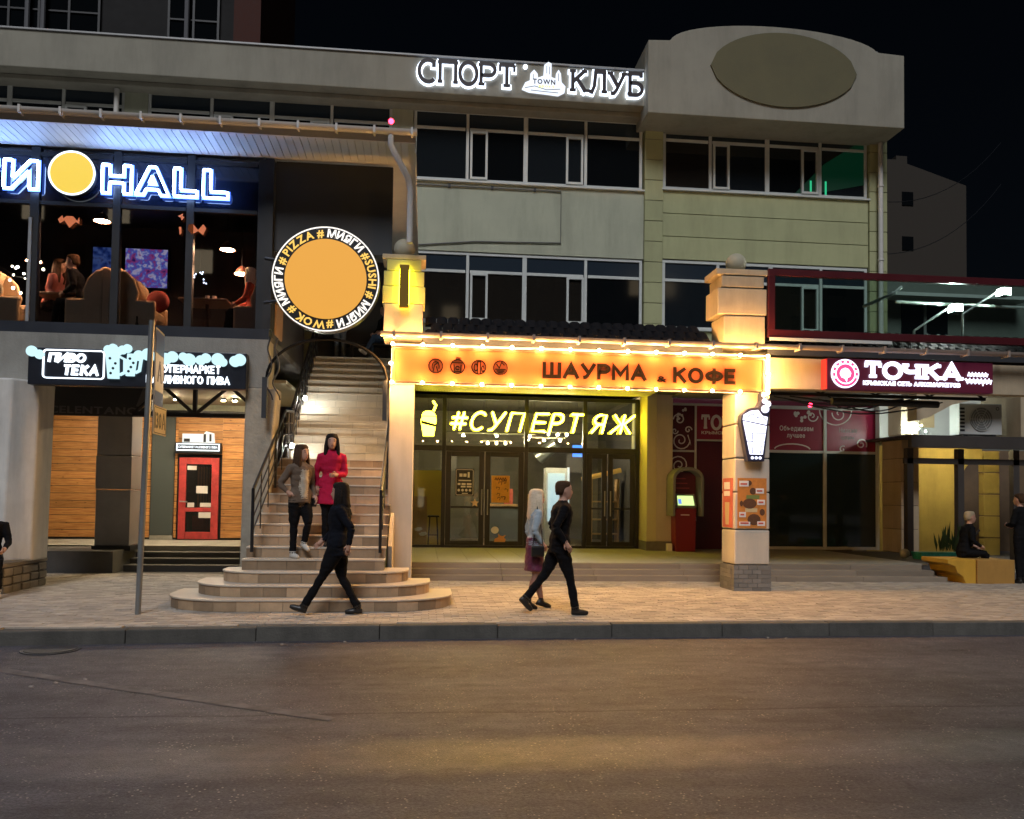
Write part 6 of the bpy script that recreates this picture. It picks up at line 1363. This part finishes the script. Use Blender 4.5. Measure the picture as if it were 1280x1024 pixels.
# woman in a red coat
REDC = cloth('red_coat', (.42, .012, .05), .1)
person('person in bright red coat standing on the stairs, looking down', (-1.40, 13.03, znum(5)), -82,
       {'hip': .92, 'lean': .02, 'legL': ((.04, .49), (.0, .085), .0), 'legR': ((.06, .50), (.03, .085), .0), 'armL': ((.0, .21, 1.12), (.20, .04, 1.10)), 'armR': ((-.02, -.23, 1.12), (.06, -.22, .88))},
       {'top': REDC, 'bottom': DARKCL, 'shoe': LEATHER, 'f': True, 'hem': (.66, .08, REDC), 'fat': 1.16}, 1.69, (.30, DARKH))
# seated and standing at the far end
SEATL = {'hip': .58, 'lean': .10, 'legL': ((.42, .56), (.46, .10), .0), 'legR': ((.42, .55), (.40, .10), .0), 'armL': ((.10, .23, .80), (.32, .14, .68)), 'armR': ((.10, -.23, .80), (.32, -.14, .68))}
t, W, fin_, hd_ = person('person in black with pale cap sitting on the yellow plinth', (11.05, 16.25, .64-.46), -12, dict(SEATL, lean=.22), {'top': DARKCL, 'bottom': DARKCL, 'shoe': LEATHER, 'fat': 1.12}, 1.74, ('short', M('pale_cap', (.42, .34, .22), .8)))
person('person in black standing beside the yellow plinth', (11.95, 15.75, .170), 120, {'hip': .92, 'legL': ((.02, .49), (.0, .085), .0), 'legR': ((.03, .49), (-.02, .085), .0), 'armL': ((.05, .23, 1.13), (.24, .05, 1.12)), 'armR': ((.02, -.23, 1.13), (.20, -.08, 1.10))},
       {'top': DARKCL, 'bottom': DARKCL, 'shoe': LEATHER, 'fat': 1.08}, 1.78, ('short', BROWNH))
person('person in black sitting on the low rubble wall', (-6.50, 13.50, .625-.46), -60, SEATL, {'top': DARKCL, 'bottom': DARKCL, 'shoe': W_SHOE, 'fat': 1.05}, 1.74, ('short', DARKH))
# on the top landing, mostly hidden by the round sign
bn = thing('landing_bench', 'dark bench on the top landing of the stairs', 'bench', (-1.2, 20.2, zb+h2*15)); ZT = zb+h2*15
bx('seat', -1.9, -.6, 20.2, 20.6, ZT+.42, ZT+.46, BLACKMETAL, bn)
for xx in (-1.8, -.75): bx('leg', xx, xx+.05, 20.25, 20.55, ZT, ZT+.42, BLACKMETAL, bn)
person('person in ripped blue jeans and white sneakers sitting on the landing', (-.95, 20.4, ZT), 215, dict(SEATL, legL=((.38, .62), (.62, .22), .5), legR=((.34, .55), (.38, .10), .0)), {'top': DARKCL, 'bottom': DENIM, 'shoe': W_SHOE}, 1.74, ('short', DARKH))
person('person in dark clothes and washed jeans standing on the landing', (-2.05, 20.3, ZT), -70, {'hip': .92, 'legL': ((.02, .49), (.0, .085), .0), 'legR': ((.03, .49), (-.02, .085), .0), 'armL': ((.05, .23, 1.13), (.1, .2, .9)), 'armR': ((.02, -.23, 1.13), (.10, -.2, .90))}, {'top': DARKCL, 'bottom': cloth('washed_denim', (.12, .14, .17), .3), 'shoe': W_SHOE}, 1.75, ('short', DARKH))
# diners
REDT = cloth('rust_red_top', (.38, .07, .045)); PINKT = cloth('dusty_pink_top', (.36, .12, .10))
person('person in rust red top in the dark armchair', (-3.12, 15.5, 4.47), 180, SEATL, {'top': REDT, 'bottom': DARKCL, 'shoe': LEATHER, 'f': True}, 1.68, (.15, BLONDH))
person('person in dusty pink top at the cafe table', (-6.75, 15.75, 4.47+.06), -5, dict(SEATL, lean=.3), {'top': PINKT, 'bottom': DARKCL, 'shoe': LEATHER, 'f': True}, 1.70, (.15, BROWNH))
person('person in black leaning from the tan armchair', (-5.95, 15.3, 4.47), 180, dict(SEATL, lean=.35), {'top': DARKCL, 'bottom': DARKCL, 'shoe': LEATHER}, 1.76, ('short', BROWNH))

# ================================================================== SMALL LITTER AND STREET DETAIL
rl = random.Random(11)
for i, (x, y, z) in enumerate(((-3.3, 8.1, .0), (-3.1, 8.25, 0), (-3.45, 7.95, 0), (-.9, 10.2, 0), (1.9, 10.3, 0), (4.4, 10.38, 0), (4.62, 10.33, 0), (.6, 15.3, .168), (6.9, 7.2, 0), (-1.6, 10.05, 0))):
    n = 6; P = [(x+.045*rl.uniform(.5, 1.2)*math.cos(2*PI*j/n), y+.04*rl.uniform(.5, 1.2)*math.sin(2*PI*j/n)) for j in range(n)]
    m = MB().add([(a, b, z+.004+.012*rl.random()) for a, b in P]+[(x, y, z+.022)], [(j, (j+1) % n, n) for j in range(n)]); m.add([(a, b, z+.002) for a, b in P], [tuple(range(n))]); m.xf(lambda v: Vector((x+(v.x-x)*.6, y+(v.y-y)*.6, v.z)))
    tag(obj('litter_scrap', m, M('dirty_paper', (.30, .28, .26), .8, var=.3, scale=40)), 'small crumpled pale scrap lying on the ground', 'litter', 'scraps of litter on the ground')
mh = thing('drain_cover', 'dark iron drain cover at the kerb foot', 'drain cover', (-4.05, 9.85, .004))
obj('rim', MB().lathe(-4.05, 9.80, [(.30, .002), (.30, .010)], 28), DARKMETAL, mh); obj('lid', MB().lathe(-4.05, 9.80, [(.265, .0105), (.265, .016)], 28), M('cast_iron', (.03, .03, .03), .6, var=.3, scale=20), mh)

# unseen blocks with glowing windows, added for the shop windows to mirror
OPW = M('opposite_plaster', (.16, .15, .14), .9, var=.15, dirt=.3)
for q, (x0, x1, hgt, lb) in enumerate(((-34, -6, 21, 'tall unseen block added across the road for reflections, few lit windows'), (-2, 30, 24, 'taller unseen block added across the road for reflections, scattered lit windows'))):
    ob_ = thing('added_reflection_block', lb, 'building', ((x0+x1)/2, -27, 0)); bx('wall', x0, x1, -36, -26, 0, hgt, OPW, ob_)
    ro = random.Random(20+q)
    for fl_ in range(int(hgt/3)):
        for k in range(int((x1-x0)/2.6)):
            xx = x0+.8+k*2.6; lit = ro.random() < (.14 if fl_ else .4)
            piece('window', 'opw%d' % lit, lambda: MB().box(-.65, .65, -.05, .03, 0, 1.5), M('added_window_glow', (.2, .15, .1), .6, emit=(1, .78, .48), es=.9) if lit else DARKGLASS, ob_, (xx+.6, -26, .9+fl_*3))
